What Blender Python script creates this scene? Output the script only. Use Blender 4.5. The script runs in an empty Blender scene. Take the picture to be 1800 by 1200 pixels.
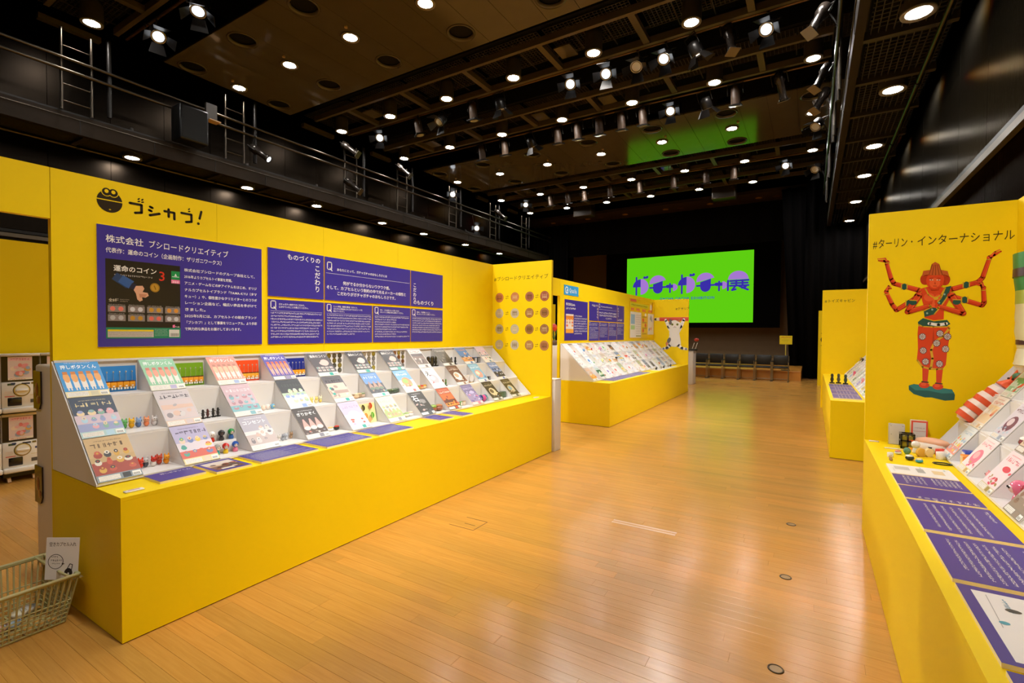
import bpy, bmesh, math, random
from mathutils import Matrix, Vector

# ------------------------------------------------------------------ camera, world, exposure
EXPOSURE = 0.72
SCREEN_GLOW = .6
DOWNLIGHT = 92.0
SPOT_MID, SPOT_LEFT, SPOT_RIGHT, SPOT_REAR = 70, 1300, 720, 600
YEL1, YEL2 = 'f4d000', 'f6d404'
sc = bpy.context.scene
COL = sc.collection
PITCH, ROLL, YAW, EYE = math.radians(1.31), math.radians(.37), math.radians(31.46), 1.49
cam_d = bpy.data.cameras.new('camera'); cam = bpy.data.objects.new('camera', cam_d); COL.objects.link(cam)
f = Vector((-math.sin(YAW)*math.cos(PITCH), math.cos(YAW)*math.cos(PITCH), -math.sin(PITCH)))
r = Vector((math.cos(YAW), math.sin(YAW), 0)); u = r.cross(f)
r, u = r*math.cos(ROLL)+u*math.sin(ROLL), u*math.cos(ROLL)-r*math.sin(ROLL)
m = Matrix((r, u, -f)).transposed().to_4x4(); m.translation = (0, 0, EYE)
cam.matrix_world = m
cam_d.sensor_width = 36; cam_d.lens = 860/1800*36; cam_d.shift_y = 4.6/1800
cam_d.clip_start = .05; cam_d.clip_end = 200
sc.camera = cam
w = bpy.data.worlds.new('hall_air'); sc.world = w; w.use_nodes = True
w.node_tree.nodes['Background'].inputs[0].default_value = (.02, .016, .012, 1)
w.node_tree.nodes['Background'].inputs[1].default_value = 0.3
vs = sc.view_settings
vs.view_transform = 'Standard'; vs.look = 'None'; vs.gamma = 1; vs.use_curve_mapping = False
vs.exposure = EXPOSURE
sc.cycles.use_denoising = True
sc.cycles.max_bounces = 8
sc.cycles.sample_clamp_indirect = 6

# ------------------------------------------------------------------ helpers
rnd = random.Random(7)
def lin(h):
    c = [int(h[i:i+2], 16)/255 for i in (0, 2, 4)]
    return tuple(x/12.92 if x <= .04045 else ((x+.055)/1.055)**2.4 for x in c)
MATS = {}
def nmat(name):
    m = bpy.data.materials.new(name); m.use_nodes = True
    return m, m.node_tree.nodes, m.node_tree.links, m.node_tree.nodes['Principled BSDF']
def cmat(kind):
    """paint that takes its colour from the colour of each face"""
    if kind in MATS: return MATS[kind]
    rough, metal, spec = {'matte': (.65, 0, .3), 'satin': (.38, 0, .5), 'gloss': (.14, 0, .5), 'print': (.34, 0, .5), 'metal': (.32, .9, .5), 'glow': (.5, 0, 0)}[kind]
    m, n, l, b = nmat('paint_'+kind)
    a = n.new('ShaderNodeAttribute'); a.attribute_name = 'Col'
    if kind == 'glow':
        e = n.new('ShaderNodeEmission'); e.inputs[1].default_value = SCREEN_GLOW
        l.new(a.outputs[0], e.inputs[0]); l.new(e.outputs[0], n['Material Output'].inputs[0])
    else:
        l.new(a.outputs[0], b.inputs['Base Color'])
        b.inputs['Roughness'].default_value = rough; b.inputs['Metallic'].default_value = metal
        b.inputs['Specular IOR Level'].default_value = spec
        if kind in ('matte', 'satin'):
            t = n.new('ShaderNodeTexNoise'); t.inputs['Scale'].default_value = 60; t.inputs['Detail'].default_value = 3
            bp = n.new('ShaderNodeBump'); bp.inputs['Strength'].default_value = .03; bp.inputs['Distance'].default_value = .01
            l.new(t.outputs[0], bp.inputs['Height']); l.new(bp.outputs[0], b.inputs['Normal'])
    MATS[kind] = m
    return m
def emat(name, col, s):
    if name in MATS: return MATS[name]
    m, n, l, b = nmat(name)
    e = n.new('ShaderNodeEmission'); e.inputs[0].default_value = (*col, 1); e.inputs[1].default_value = s
    l.new(e.outputs[0], n['Material Output'].inputs[0]); MATS[name] = m
    return m
def noisemat(name, h1, h2, scale, rough, metal=0, stretch=(1, 1, 1), bump=.05, spec=.5, coat=0):
    if name in MATS: return MATS[name]
    m, n, l, b = nmat(name)
    tc = n.new('ShaderNodeTexCoord'); mp = n.new('ShaderNodeMapping'); mp.inputs['Scale'].default_value = stretch
    t = n.new('ShaderNodeTexNoise'); t.inputs['Scale'].default_value = scale; t.inputs['Detail'].default_value = 5
    mx = n.new('ShaderNodeMix'); mx.data_type = 'RGBA'
    mx.inputs[6].default_value = (*lin(h1), 1); mx.inputs[7].default_value = (*lin(h2), 1)
    l.new(tc.outputs['Object'], mp.inputs[0]); l.new(mp.outputs[0], t.inputs[0]); l.new(t.outputs[0], mx.inputs[0])
    l.new(mx.outputs[2], b.inputs['Base Color'])
    bp = n.new('ShaderNodeBump'); bp.inputs['Strength'].default_value = bump; bp.inputs['Distance'].default_value = .01
    l.new(t.outputs[0], bp.inputs['Height']); l.new(bp.outputs[0], b.inputs['Normal'])
    b.inputs['Roughness'].default_value = rough; b.inputs['Metallic'].default_value = metal
    b.inputs['Specular IOR Level'].default_value = spec; b.inputs['Coat Weight'].default_value = coat
    MATS[name] = m
    return m
def wood(name, h1, h2, rough, axis):
    m, n, l, b = nmat(name)
    tc = n.new('ShaderNodeTexCoord'); mp = n.new('ShaderNodeMapping')
    mp.inputs['Scale'].default_value = (1.2, 22, 1) if axis == 'x' else (22, 1.2, 1)
    oi = n.new('ShaderNodeObjectInfo'); at = n.new('ShaderNodeAttribute'); at.attribute_name = 'Col'
    t = n.new('ShaderNodeTexNoise'); t.inputs['Scale'].default_value = 3; t.inputs['Detail'].default_value = 6; t.inputs['Distortion'].default_value = .6
    geo = n.new('ShaderNodeNewGeometry')
    l.new(geo.outputs['Position'], mp.inputs[0]); l.new(mp.outputs[0], t.inputs[0])
    mx = n.new('ShaderNodeMix'); mx.data_type = 'RGBA'
    mx.inputs[6].default_value = (*lin(h1), 1); mx.inputs[7].default_value = (*lin(h2), 1)
    l.new(t.outputs[0], mx.inputs[0])
    m1 = n.new('ShaderNodeMix'); m1.data_type = 'RGBA'; m1.blend_type = 'MULTIPLY'; m1.inputs[0].default_value = 1
    m2 = n.new('ShaderNodeMix'); m2.data_type = 'RGBA'; m2.blend_type = 'MULTIPLY'; m2.inputs[0].default_value = 1
    l.new(mx.outputs[2], m1.inputs[6]); l.new(at.outputs[0], m1.inputs[7])
    l.new(m1.outputs[2], m2.inputs[6]); l.new(oi.outputs['Color'], m2.inputs[7])
    l.new(m2.outputs[2], b.inputs['Base Color'])
    t2 = n.new('ShaderNodeTexNoise'); t2.inputs['Scale'].default_value = 2.2; t2.inputs['Detail'].default_value = 4
    l.new(geo.outputs['Position'], t2.inputs[0])
    mr = n.new('ShaderNodeMapRange'); mr.inputs[3].default_value = rough-.05; mr.inputs[4].default_value = rough+.09
    l.new(t2.outputs[0], mr.inputs[0]); l.new(mr.outputs[0], b.inputs['Roughness'])
    bp = n.new('ShaderNodeBump'); bp.inputs['Strength'].default_value = .06; bp.inputs['Distance'].default_value = .004
    l.new(t.outputs[0], bp.inputs['Height']); l.new(bp.outputs[0], b.inputs['Normal'])
    b.inputs['Specular IOR Level'].default_value = .42
    return m

def basis(v):
    v = Vector(v).normalized(); a = Vector((0, 0, 1)) if abs(v.z) < .9 else Vector((1, 0, 0))
    x = a.cross(v).normalized(); return x, v.cross(x)
class MB:
    """collects shapes, each face with its colour, into one mesh"""
    def __init__(s, col='ffffff'): s.v = []; s.f = []; s.c = []; s.s = []; s.col(col)
    def col(s, h): s.cc = lin(h) if isinstance(h, str) else h; return s
    def add(s, vs, fs, smooth=False):
        o = len(s.v); s.v += [tuple(v) for v in vs]
        for q in fs: s.f.append([o+i for i in q]); s.c.append(s.cc); s.s.append(smooth)
        return s
    def box(s, a, b):
        (x0, y0, z0), (x1, y1, z1) = a, b
        x0, x1 = min(x0, x1), max(x0, x1); y0, y1 = min(y0, y1), max(y0, y1); z0, z1 = min(z0, z1), max(z0, z1)
        return s.add([(x0, y0, z0), (x1, y0, z0), (x1, y1, z0), (x0, y1, z0), (x0, y0, z1), (x1, y0, z1), (x1, y1, z1), (x0, y1, z1)],
                     [(0, 3, 2, 1), (4, 5, 6, 7), (0, 1, 5, 4), (1, 2, 6, 5), (2, 3, 7, 6), (3, 0, 4, 7)])
    def rbox(s, a, b, bev, seg=2):
        bm = bmesh.new(); bmesh.ops.create_cube(bm, size=1)
        for v in bm.verts: v.co = Vector([(a[i]+b[i])/2+v.co[i]*abs(b[i]-a[i]) for i in range(3)])
        bmesh.ops.bevel(bm, geom=list(bm.edges), offset=bev, segments=seg, profile=.5, affect='EDGES')
        s.add([v.co for v in bm.verts], [[v.index for v in q.verts] for q in bm.faces], True); bm.free(); return s
    def cyl(s, p, q, r0, r1=None, n=12, caps=True, smooth=True):
        p, q = Vector(p), Vector(q); r1 = r0 if r1 is None else r1; x, y = basis(q-p); vs = []
        for c, rr in ((p, r0), (q, r1)):
            for i in range(n):
                a = 2*math.pi*i/n; vs.append(c+(x*math.cos(a)+y*math.sin(a))*rr)
        s.add(vs, [(i, (i+1) % n, n+(i+1) % n, n+i) for i in range(n)], smooth)
        if caps: s.add(vs, [tuple(range(n))[::-1], tuple(range(n, 2*n))])
        return s
    def tube(s, pts, rr, n=8):
        for a, b in zip(pts, pts[1:]): s.cyl(a, b, rr, n=n)
        for p in pts[1:-1]: s.sph(p, (rr, rr, rr), n, 4)
        return s
    def bar(s, p, q, wx, wy, up=(0, 0, 1)):
        p, q, up = Vector(p), Vector(q), Vector(up); d = (q-p).normalized(); x = d.cross(up)
        x = x.normalized() if x.length > 1e-5 else Vector((1, 0, 0)); y = x.cross(d); vs = []
        for c in (p, q):
            for i, j in ((-1, -1), (1, -1), (1, 1), (-1, 1)): vs.append(c+x*wx/2*i+y*wy/2*j)
        return s.add(vs, [(0, 3, 2, 1), (4, 5, 6, 7), (0, 1, 5, 4), (1, 2, 6, 5), (2, 3, 7, 6), (3, 0, 4, 7)])
    def lathe(s, prof, n=16, c=(0, 0, 0), smooth=True):
        vs = []
        for rr, z in prof:
            for i in range(n):
                a = 2*math.pi*i/n; vs.append((c[0]+rr*math.cos(a), c[1]+rr*math.sin(a), c[2]+z))
        k = len(prof)
        s.add(vs, [(j*n+i, j*n+(i+1) % n, (j+1)*n+(i+1) % n, (j+1)*n+i) for j in range(k-1) for i in range(n)], smooth)
        return s
    def sph(s, c, rr, nu=10, nv=6):
        vs = [(c[0], c[1], c[2]-rr[2])]
        for j in range(1, nv):
            b = -math.pi/2+math.pi*j/nv
            for i in range(nu):
                a = 2*math.pi*i/nu; vs.append((c[0]+rr[0]*math.cos(b)*math.cos(a), c[1]+rr[1]*math.cos(b)*math.sin(a), c[2]+rr[2]*math.sin(b)))
        vs.append((c[0], c[1], c[2]+rr[2])); fs = [(0, 1+(i+1) % nu, 1+i) for i in range(nu)]
        for j in range(nv-2):
            for i in range(nu): fs.append((1+j*nu+i, 1+j*nu+(i+1) % nu, 1+(j+1)*nu+(i+1) % nu, 1+(j+1)*nu+i))
        t = len(vs)-1; o = 1+(nv-2)*nu
        fs += [(o+i, o+(i+1) % nu, t) for i in range(nu)]
        return s.add(vs, fs, True)
    def prism(s, poly, h0, h1, ax='z'):
        n = len(poly)
        mk = {'z': lambda p, h: (p[0], p[1], h), 'y': lambda p, h: (p[0], h, p[1]), 'x': lambda p, h: (h, p[0], p[1])}[ax]
        vs = [mk(p, h0) for p in poly]+[mk(p, h1) for p in poly]
        return s.add(vs, [tuple(range(n))[::-1], tuple(range(n, 2*n))]+[(i, (i+1) % n, n+(i+1) % n, n+i) for i in range(n)])
    def data(s, name):
        me = bpy.data.meshes.new(name); me.from_pydata(s.v, [], s.f)
        ca = me.color_attributes.new('Col', 'FLOAT_COLOR', 'CORNER'); buf = []
        for q, c in zip(s.f, s.c): buf += [c[0], c[1], c[2], 1]*len(q)
        ca.data.foreach_set('color', buf)
        me.polygons.foreach_set('use_smooth', s.s)
        bm = bmesh.new(); bm.from_mesh(me); bmesh.ops.recalc_face_normals(bm, faces=bm.faces); bm.to_mesh(me); bm.free()
        me.update(); return me
    def obj(s, name, mat='satin', parent=None, loc=None):
        me = s.data(name); me.materials.append(cmat(mat) if isinstance(mat, str) else mat)
        return link(name, me, parent, loc)
def link(name, data, parent=None, loc=None):
    o = bpy.data.objects.new(name, data); COL.objects.link(o)
    if parent: o.parent = parent
    if loc is not None: o.location = loc
    return o
def tag(o, label, cat, group=None):
    o['label'] = label; o['category'] = cat
    if group: o['group'] = group
    return o
def thing(name, label, cat, loc=(0, 0, 0), group=None, rot=None):
    o = link(name, None, None, loc); o.empty_display_size = .1
    if rot is not None: o.rotation_euler = rot
    return tag(o, label, cat, group)
def struct(o): o['kind'] = 'structure'; return o
def tree(o, parent=None):
    c = o.copy(); COL.objects.link(c); c.parent = parent
    for ch in o.children: tree(ch, c)
    return c
def frame(org, ex, ey):
    ex, ey = Vector(ex).normalized(), Vector(ey).normalized(); ez = ex.cross(ey)
    m = Matrix((ex, ey, ez)).transposed().to_4x4(); m.translation = org; return m
ORD = ['first', 'second', 'third', 'fourth', 'fifth', 'sixth', 'seventh', 'eighth', 'ninth', 'tenth', 'eleventh', 'twelfth', 'thirteenth', 'fourteenth', 'fifteenth', 'sixteenth']

# ---- flat print: lettering and pictures laid in thin layers on a board
GL = {}
def glyph(ch, bold):
    k = (ch, bold)
    if k not in GL:
        c = bpy.data.curves.new('glyph', 'FONT'); c.body = ch; c.resolution_u = 2 if bold > .5 else 1
        if bold: c.offset = .012*bold
        o = bpy.data.objects.new('glyph', c); me = bpy.data.meshes.new_from_object(o)
        vs = [(v.co.x, v.co.y) for v in me.vertices]; fs = [list(p.vertices) for p in me.polygons]
        xs = [v[0] for v in vs] or [0]
        adv = 1.0 if ord(ch) > 0x2000 else max(xs)+.08
        if ch == ' ': adv = .35
        GL[k] = (vs, fs, adv)
        bpy.data.objects.remove(o); bpy.data.curves.remove(c); bpy.data.meshes.remove(me)
    return GL[k]
class P:
    """flat print; a shape that covers others lies one thin layer above them"""
    def __init__(s, dz=.0003): s.m = MB(); s.dz = dz; s.bb = []
    def lay(s, i0):
        vs = s.m.v[i0:]
        if not vs: return s
        x0, x1 = min(v[0] for v in vs), max(v[0] for v in vs); y0, y1 = min(v[1] for v in vs), max(v[1] for v in vs)
        L = 1+max((l for (a, b, c, d, l) in s.bb if a < x1 and b > x0 and c < y1 and d > y0), default=0)
        s.bb.append((x0, x1, y0, y1, L)); z = s.dz*L
        s.m.v[i0:] = [(v[0], v[1], z) for v in vs]
        return s
    def rect(s, x0, y0, x1, y1, col): return s.poly([(x0, y0), (x1, y0), (x1, y1), (x0, y1)], col)
    def poly(s, pts, col):
        i = len(s.m.v); s.m.col(col); s.m.add([(p[0], p[1], 0) for p in pts], [tuple(range(len(pts)))]); return s.lay(i)
    def ell(s, cx, cy, rx, ry, col, n=14, a0=0, a1=360, rot=0):
        full = a1-a0 >= 360; k = n if full else n+1
        pts = []
        for i in range(k):
            a = math.radians(a0+(a1-a0)*i/n); x, y = rx*math.cos(a), ry*math.sin(a)
            q = math.radians(rot); pts.append((cx+x*math.cos(q)-y*math.sin(q), cy+x*math.sin(q)+y*math.cos(q)))
        return s.poly(pts, col)
    def line(s, pts, w, col, w1=None, cap=True):
        i0 = len(s.m.v); s.m.col(col); w1 = w if w1 is None else w1; n = len(pts)-1
        for i, (a, b) in enumerate(zip(pts, pts[1:])):
            wa, wb = w+(w1-w)*i/n, w+(w1-w)*(i+1)/n
            d = math.hypot(b[0]-a[0], b[1]-a[1]) or 1; nx, ny = -(b[1]-a[1])/d, (b[0]-a[0])/d
            s.m.add([(a[0]+nx*wa/2, a[1]+ny*wa/2, 0), (a[0]-nx*wa/2, a[1]-ny*wa/2, 0), (b[0]-nx*wb/2, b[1]-ny*wb/2, 0), (b[0]+nx*wb/2, b[1]+ny*wb/2, 0)], [(0, 1, 2, 3)])
        if cap:
            for i, p in enumerate(pts):
                rr = (w+(w1-w)*i/n)/2
                s.m.add([(p[0]+rr*math.cos(k*math.pi/5), p[1]+rr*math.sin(k*math.pi/5), 0) for k in range(10)], [tuple(range(10))])
        return s.lay(i0)
    def text(s, t, x, y, size, col, bold=.4, vert=False, align='l', sx=1, sp=1):
        i0 = len(s.m.v); s.m.col(col); gs = [glyph(c, bold) for c in t]
        if vert:
            for c, (vs, fs, adv) in zip(t, gs):
                ox = x-adv*size/2
                s.m.add([(ox+v[0]*size, y-size*.88+v[1]*size, 0) for v in vs], fs); y -= size*sp*1.02
            return s.lay(i0)
        tw = sum(g[2] for g in gs)*size*sx*sp
        x -= {'l': 0, 'c': tw/2, 'r': tw}[align]
        for vs, fs, adv in gs:
            s.m.add([(x+v[0]*size*sx, y+v[1]*size, 0) for v in vs], fs); x += adv*size*sx*sp
        return s.lay(i0)
    def fit(s, t, x0, x1, y, size, col, bold=.4):
        tw = sum(glyph(c, bold)[2] for c in t)*size
        return s.text(t, x0, y, size, col, bold, sx=(x1-x0)/tw)
    def mush(s, x0, x1, y, h, col, fill=1, seed=None):
        """a line of print too small to read: little strokes"""
        i0 = len(s.m.v); R = random.Random(seed if seed is not None else rnd.random()); s.m.col(col); x = x0; end = x0+(x1-x0)*fill
        A = lambda a, b, c, d: [(a, b, 0), (c, b, 0), (c, d, 0), (a, d, 0)]
        while x < end:
            g = h*R.uniform(.75, 1.0)
            for _ in range(R.choice((2, 3, 3))):
                if R.random() < .5:
                    yy = y+h*R.uniform(.02, .8); s.m.add(A(x, yy, x+g*.82, yy+h*.15), [(0, 1, 2, 3)])
                else:
                    xx = x+g*R.uniform(.05, .6); s.m.add(A(xx, y, xx+g*.15, y+h*.95), [(0, 1, 2, 3)])
            x += g
        return s.lay(i0)
    def para(s, x0, x1, ytop, h, lead, n, col, fills=None, seed=1):
        R = random.Random(seed)
        for i in range(n): s.mush(x0, x1, ytop-h-i*lead, h, col, fills[i] if fills else R.choice((1, 1, .97, .93, .6)), seed=seed*100+i)
        return s
    def put(s, parent, name='printed_face', mat='print'): return s.m.obj(name, mat, parent)
def board(name, w, h, mtx, label, cat, edge='e8dcb8', t=.007, group=None, z0=0, mat='satin'):
    """a flat board; local x right, y up, z out of the face; back face at z=-t"""
    o = MB(edge).box((0, 0, -t), (w, h, 0)).obj(name, mat); o.matrix_world = mtx
    return tag(o, label, cat, group)

# ------------------------------------------------------------------ the hall
XC, XL, XR = -5.6, -12.65, 1.45          # hall axis, side walls
YB, YF, ZT = -11.0, 28.0, 9.3
LZ = 7.0                                  # plane of the ceiling downlights
CX = [XC+1.845*(i-3) for i in range(7)]   # columns of the ceiling grid
M_PLANK = wood('varnished_maple', 'b57e34', 'd69e4e', .19, 'x')
M_STAGEWOOD = wood('stage_wood', 'c87c28', 'e09c44', .3, 'x')
M_BOARD = noisemat('ceiling_board_lacquer', '544b3e', '5c5346', 3, .1, 0, (1, 1, 1), .01, .5)
M_BLACK = noisemat('black_paint', '0b0a09', '131110', 4, .7, 0, (1, 1, 1), .05, .2)
M_STEEL = noisemat('brushed_dark_steel', '2a2620', '342f27', 5, .34, 1, (60, 60, .6), .03)
M_STEELD = noisemat('dark_satin_panel', '1c1713', '26201a', 4, .34, 1, (40, 40, .6), .03)
M_FRAME = noisemat('brown_frame_paint', '5c5140', '665a48', 8, .35, .2)
M_DARKM = noisemat('black_steel', '191614', '24201d', 12, .38, .5)
M_GRATE = noisemat('grating_steel', '3a342c', '484038', 20, .45, .4)
M_RAIL = noisemat('rail_steel', '4c443a', '5e554a', 15, .3, .9)
M_STEEL.node_tree.nodes['Principled BSDF'].inputs['Anisotropic'].default_value = .75
_n = M_STEEL.node_tree.nodes.new('ShaderNodeTangent'); _n.direction_type = 'RADIAL'; _n.axis = 'Z'; M_STEEL.node_tree.links.new(_n.outputs[0], M_STEEL.node_tree.nodes['Principled BSDF'].inputs['Tangent'])
for _m in (M_STEEL, M_STEELD): _m.node_tree.nodes['Principled BSDF'].inputs['Specular Tint'].default_value = (.24, .22, .195, 1)
M_CURT = noisemat('black_velvet', '060505', '0d0b0b', 20, .95, 0, (1, 1, 1), .1, .05)

PW = .0765
fl = struct(MB('6a4018').box((XL, YB, -.2), (XR, YF, -.012)).obj('floor', 'matte'))
R = random.Random(3); planks = []
ny = int((19-YB)/PW)
for j in range(ny):
    y = YB+j*PW; x = XL-R.uniform(0, 1.8)
    while x < XR:
        ln = R.choice((.91, 1.21, 1.52, 1.82, 1.82)); x1 = min(x+ln, XR); x0 = max(x, XL)
        if x1-x0 > .05: planks.append((x0, x1, y, R.gauss(0, 1)))
        x += ln
def pk(p):
    cx, cy = (p[0]+p[1])/2, p[2]; d = math.hypot(cx, cy)
    th = math.degrees(math.atan2(cx, cy))+31.46
    hid = (cx < -3.1 and cy > 1) or cx > .5 or cy < .6
    return d+(100 if abs(th) > 43 or hid else 0)
planks.sort(key=pk)
def tone(g): t = 1+.055*max(-2, min(2, g)); return (t, t*(1-.02*g), t*(1-.035*g))
pm = {}
for x0, x1, y, g in planks[:300]:
    k = round(x1-x0, 2)
    if k not in pm:
        b = MB((1, 1, 1)); q = .0007; L2, W2 = (x1-x0)/2-.0002, PW/2-.0002
        b.add([(-L2, -W2, -.012), (L2, -W2, -.012), (L2, W2, -.012), (-L2, W2, -.012), (-L2, -W2, -q), (L2, -W2, -q), (L2, W2, -q), (-L2, W2, -q), (-L2+q, -W2+q, 0), (L2-q, -W2+q, 0), (L2-q, W2-q, 0), (-L2+q, W2-q, 0)],
              [(0, 1, 5, 4), (1, 2, 6, 5), (2, 3, 7, 6), (3, 0, 4, 7), (4, 5, 9, 8), (5, 6, 10, 9), (6, 7, 11, 10), (7, 4, 8, 11), (8, 9, 10, 11)])
        pm[k] = b.data('plank'); pm[k].materials.append(M_PLANK)
    o = link('plank', pm[k], fl, ((x0+x1)/2, y+PW/2, 0)); o.color = (*tone(g), 1)
b = MB()
for x0, x1, y, g in planks[300:]:
    b.col(tone(g)); q = .0003
    b.add([(x0+q, y+q, 0), (x1-q, y+q, 0), (x1-q, y+PW-q, 0), (x0+q, y+PW-q, 0), (x0, y, -.006), (x1, y, -.006), (x1, y+PW, -.006), (x0, y+PW, -.006)], [(0, 1, 2, 3), (0, 4, 5, 1), (1, 5, 6, 2), (2, 6, 7, 3), (3, 7, 4, 0)])
o = b.obj('far_planks', M_PLANK, fl); o['kind'] = 'stuff'

# walls
struct(MB('0b0a09').box((XL-.2, YB-.2, ZT), (XR+.2, YF+.2, ZT+.2)).obj('ceiling', M_BLACK))
struct(MB('1c1712').box((XL-.2, YB-.2, -.2), (XR+.2, YB, ZT)).obj('wall_front', M_BLACK))
struct(MB('2a2018').box((XL-.2, YF, -.2), (XR+.2, YF+.2, ZT)).obj('wall_back', noisemat('brown_back_wall', '8c6e48', '967850', 3, .6)))
for nm, x, sg, mt in (('wall_left', XL, 1, M_STEELD), ('wall_right', XR, -1, M_STEEL)):
    wl = struct(MB('111010').box((x-sg*.25, YB, -.2), (x-sg*.03, YF, ZT)).obj(nm, M_BLACK))
    step = 1.0 if sg > 0 else 1.12; y = 3.44-9*step if sg > 0 else 6.65-11*1.12
    me1 = MB().box((-.03 if sg > 0 else 0, .004, 3.36), (0 if sg > 0 else .03, step-.004, ZT)).data('wall_panel'); me1.materials.append(mt)
    me2 = MB().box((-.03 if sg > 0 else 0, .004, 0), (0 if sg > 0 else .03, step-.004, 3.2)).data('wall_panel'); me2.materials.append(M_STEELD if sg < 0 else mt)
    while y < YF-step:
        if y > YB: link('wall_panel', me1, wl, (x, y, 0)); link('wall_panel', me2, wl, (x, y, 0))
        y += step
    MB('3d2f1c').box((x-.01*sg, YB, 3.2), (x+.055*sg, YF, 3.27)).obj('ledge', M_FRAME, wl)
    MB('2c2418').box((x-.01*sg, YB, 3.29), (x+.03*sg, YF, 3.345)).obj('ledge_rail', M_DARKM, wl)

# ceiling boards with round recesses
def plate(b, x0, x1, y0, y1, z, holes, t=.03, n=20):
    """rectangular board, underside at z, with round holes (cy, r) on its centre line"""
    cx = (x0+x1)/2; ys = y0
    segs = []
    for cy, rr in sorted(holes):
        hw = (x1-x0)/2; segs.append((ys, cy-hw)); ys = cy+hw
        pts = [(cx+rr*math.cos(2*math.pi*(i+.5)/n), cy+rr*math.sin(2*math.pi*(i+.5)/n)) for i in range(n)]
        out = []
        for i in range(n):
            a = 2*math.pi*(i+.5)/n; k = hw/max(abs(math.cos(a)), abs(math.sin(a))); out.append((cx+k*math.cos(a), cy+k*math.sin(a)))
        b.add([(*p, z) for p in pts]+[(*p, z) for p in out], [(i, (i+1) % n, n+(i+1) % n, n+i) for i in range(n)])
        cs = [(x0, cy-hw), (x1, cy-hw), (x1, cy+hw), (x0, cy+hw)]
        for c in cs:
            near = sorted(range(n), key=lambda i: (out[i][0]-c[0])**2+(out[i][1]-c[1])**2)[:2]
            b.add([(*c, z), (*out[near[0]], z), (*out[near[1]], z)], [(0, 1, 2)])
    segs.append((ys, y1))
    for a, c in segs:
        if c-a > .002: b.add([(x0, a, z), (x1, a, z), (x1, c, z), (x0, c, z)], [(0, 1, 2, 3)])
    b.box((x0, y0, z+.004), (x0+.012, y1, z+t)).box((x1-.012, y0, z+.004), (x1, y1, z+t)).box((x0, y0, z+.004), (x1, y0+.012, z+t)).box((x0, y1-.012, z+.004), (x1, y1, z+t))
RIM = MB('6b4f2e').lathe([(.215, .03), (.225, -.012), (.262, -.02), (.268, -.004), (.25, .02)], 24).data('recess_rim'); RIM.materials.append(M_BOARD)
CUP = MB('15100b').lathe([(.225, .0), (.225, .32), (.001, .33)], 24).data('recess_cup'); CUP.materials.append(M_BLACK)
for pi, (y0, y1, rows) in enumerate(((4.93, 7.78, (5.33, 7.28)), (12.82, 15.72, (13.3, 15.35)))):
    t = thing('ceiling_raft', ['large brown ceiling raft of boards nearest the camera', 'far brown ceiling raft catching green screen light'][pi], 'ceiling panel', (0, 0, LZ))
    wd = 1.845/3; x = CX[0]-wd/2
    while x < CX[6]+wd/2+.1:
        k = round((x+wd/2-CX[0])/1.845, 3); on = abs(k-round(k)) < .02
        b = MB('6f5230'); plate(b, x+.004, x+wd-.004, y0, y1, 0, [(q, .24) for q in rows] if on else [])
        bo = b.obj('ceiling_board', M_BOARD, t)
        if on:
            for q in rows:
                link('recess_rim', RIM, bo, (x+wd/2, q, 0)); link('recess_cup', CUP, bo, (x+wd/2, q, 0))
            MB('b09468').cyl((x+wd*.8, (y0+y1)/2-.3, -.03), (x+wd*.8, (y0+y1)/2-.3, .01), .03, n=10).obj('sprinkler', 'satin', bo)
        x += wd
    MB('1a1510').box((CX[0]-.4, y0+.02, .05), (CX[6]+.4, y1-.02, .09)).obj('raft_backing', M_BLACK, t)

# lighting bridges
GR = MB('3a2c20')
for i in range(15): GR.box((-.86, -.42+i*.06, 0), (.86, -.408+i*.06, .022))
for i in range(24): GR.box((-.86+i*.0745, -.42, .002), (-.85+i*.0745, .43, .02))
GR = GR.data('grating'); GR.materials.append(M_GRATE)
BR = [('added rear', -1.9, .44), ('nearest', 3.62, .5), ('second', 9.08, .54), ('third', 11.45, .44), ('fourth', 17.2, .44), ('farthest', 19.65, .44)]  # rear bridge is unseen, added with its downlights to light the booth faces
for nm, yc, hw in BR:
    z = LZ+.12; t = thing('lighting_bridge', f'{nm} brown steel lighting bridge crossing the hall under the dark ceiling', 'bridge', (XC, yc, z))
    for s in (-1, 1): MB('4c3a22').box((-5.85, s*hw-.04, 0), (5.85, s*hw+.04, .13)).obj('side_beam', M_FRAME, t)
    for i in range(8):
        x = (i-3.5)*1.845; MB('4c3a22').box((x-.06, -hw+.04, .01), (x+.06, hw-.04, .11)).obj('cross_beam', M_FRAME, t)
    for i in range(7):
        g = link('grating', GR, t, ((i-3)*1.845, 0, .3)); g.scale = (1, hw/.45, 1)
        x = (i-3)*1.845
        for dx in (-.3, .32): MB('3a2c20').bar((x+dx, -hw, .2), (x+dx, hw, .2), .02, .02).obj('brace', M_GRATE, t)
        if i in (1, 4) or (i == 3 and yc > 10): MB('7a6238').box((x-.75, -.2, .05), (x-.4, .22, .08)).obj('access_plate', M_BOARD, t)
    for s in (-1, 1): MB('0c0b0a').box((-5.85, s*hw-.05, .34), (5.85, s*hw+.05, 1.0)).obj('fascia', M_BLACK, t)
    MB('0c0b0a').box((-5.85, -hw, 1.0), (5.85, hw, 1.05)).obj('top_plate', M_BLACK, t)
    for i in range(4): MB('141210').cyl(((i-1.5)*3.4, 0, 1.04), ((i-1.5)*3.4, 0, ZT-z+.02), .02, n=6).obj('hanging_rod', M_BLACK, t)
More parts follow.
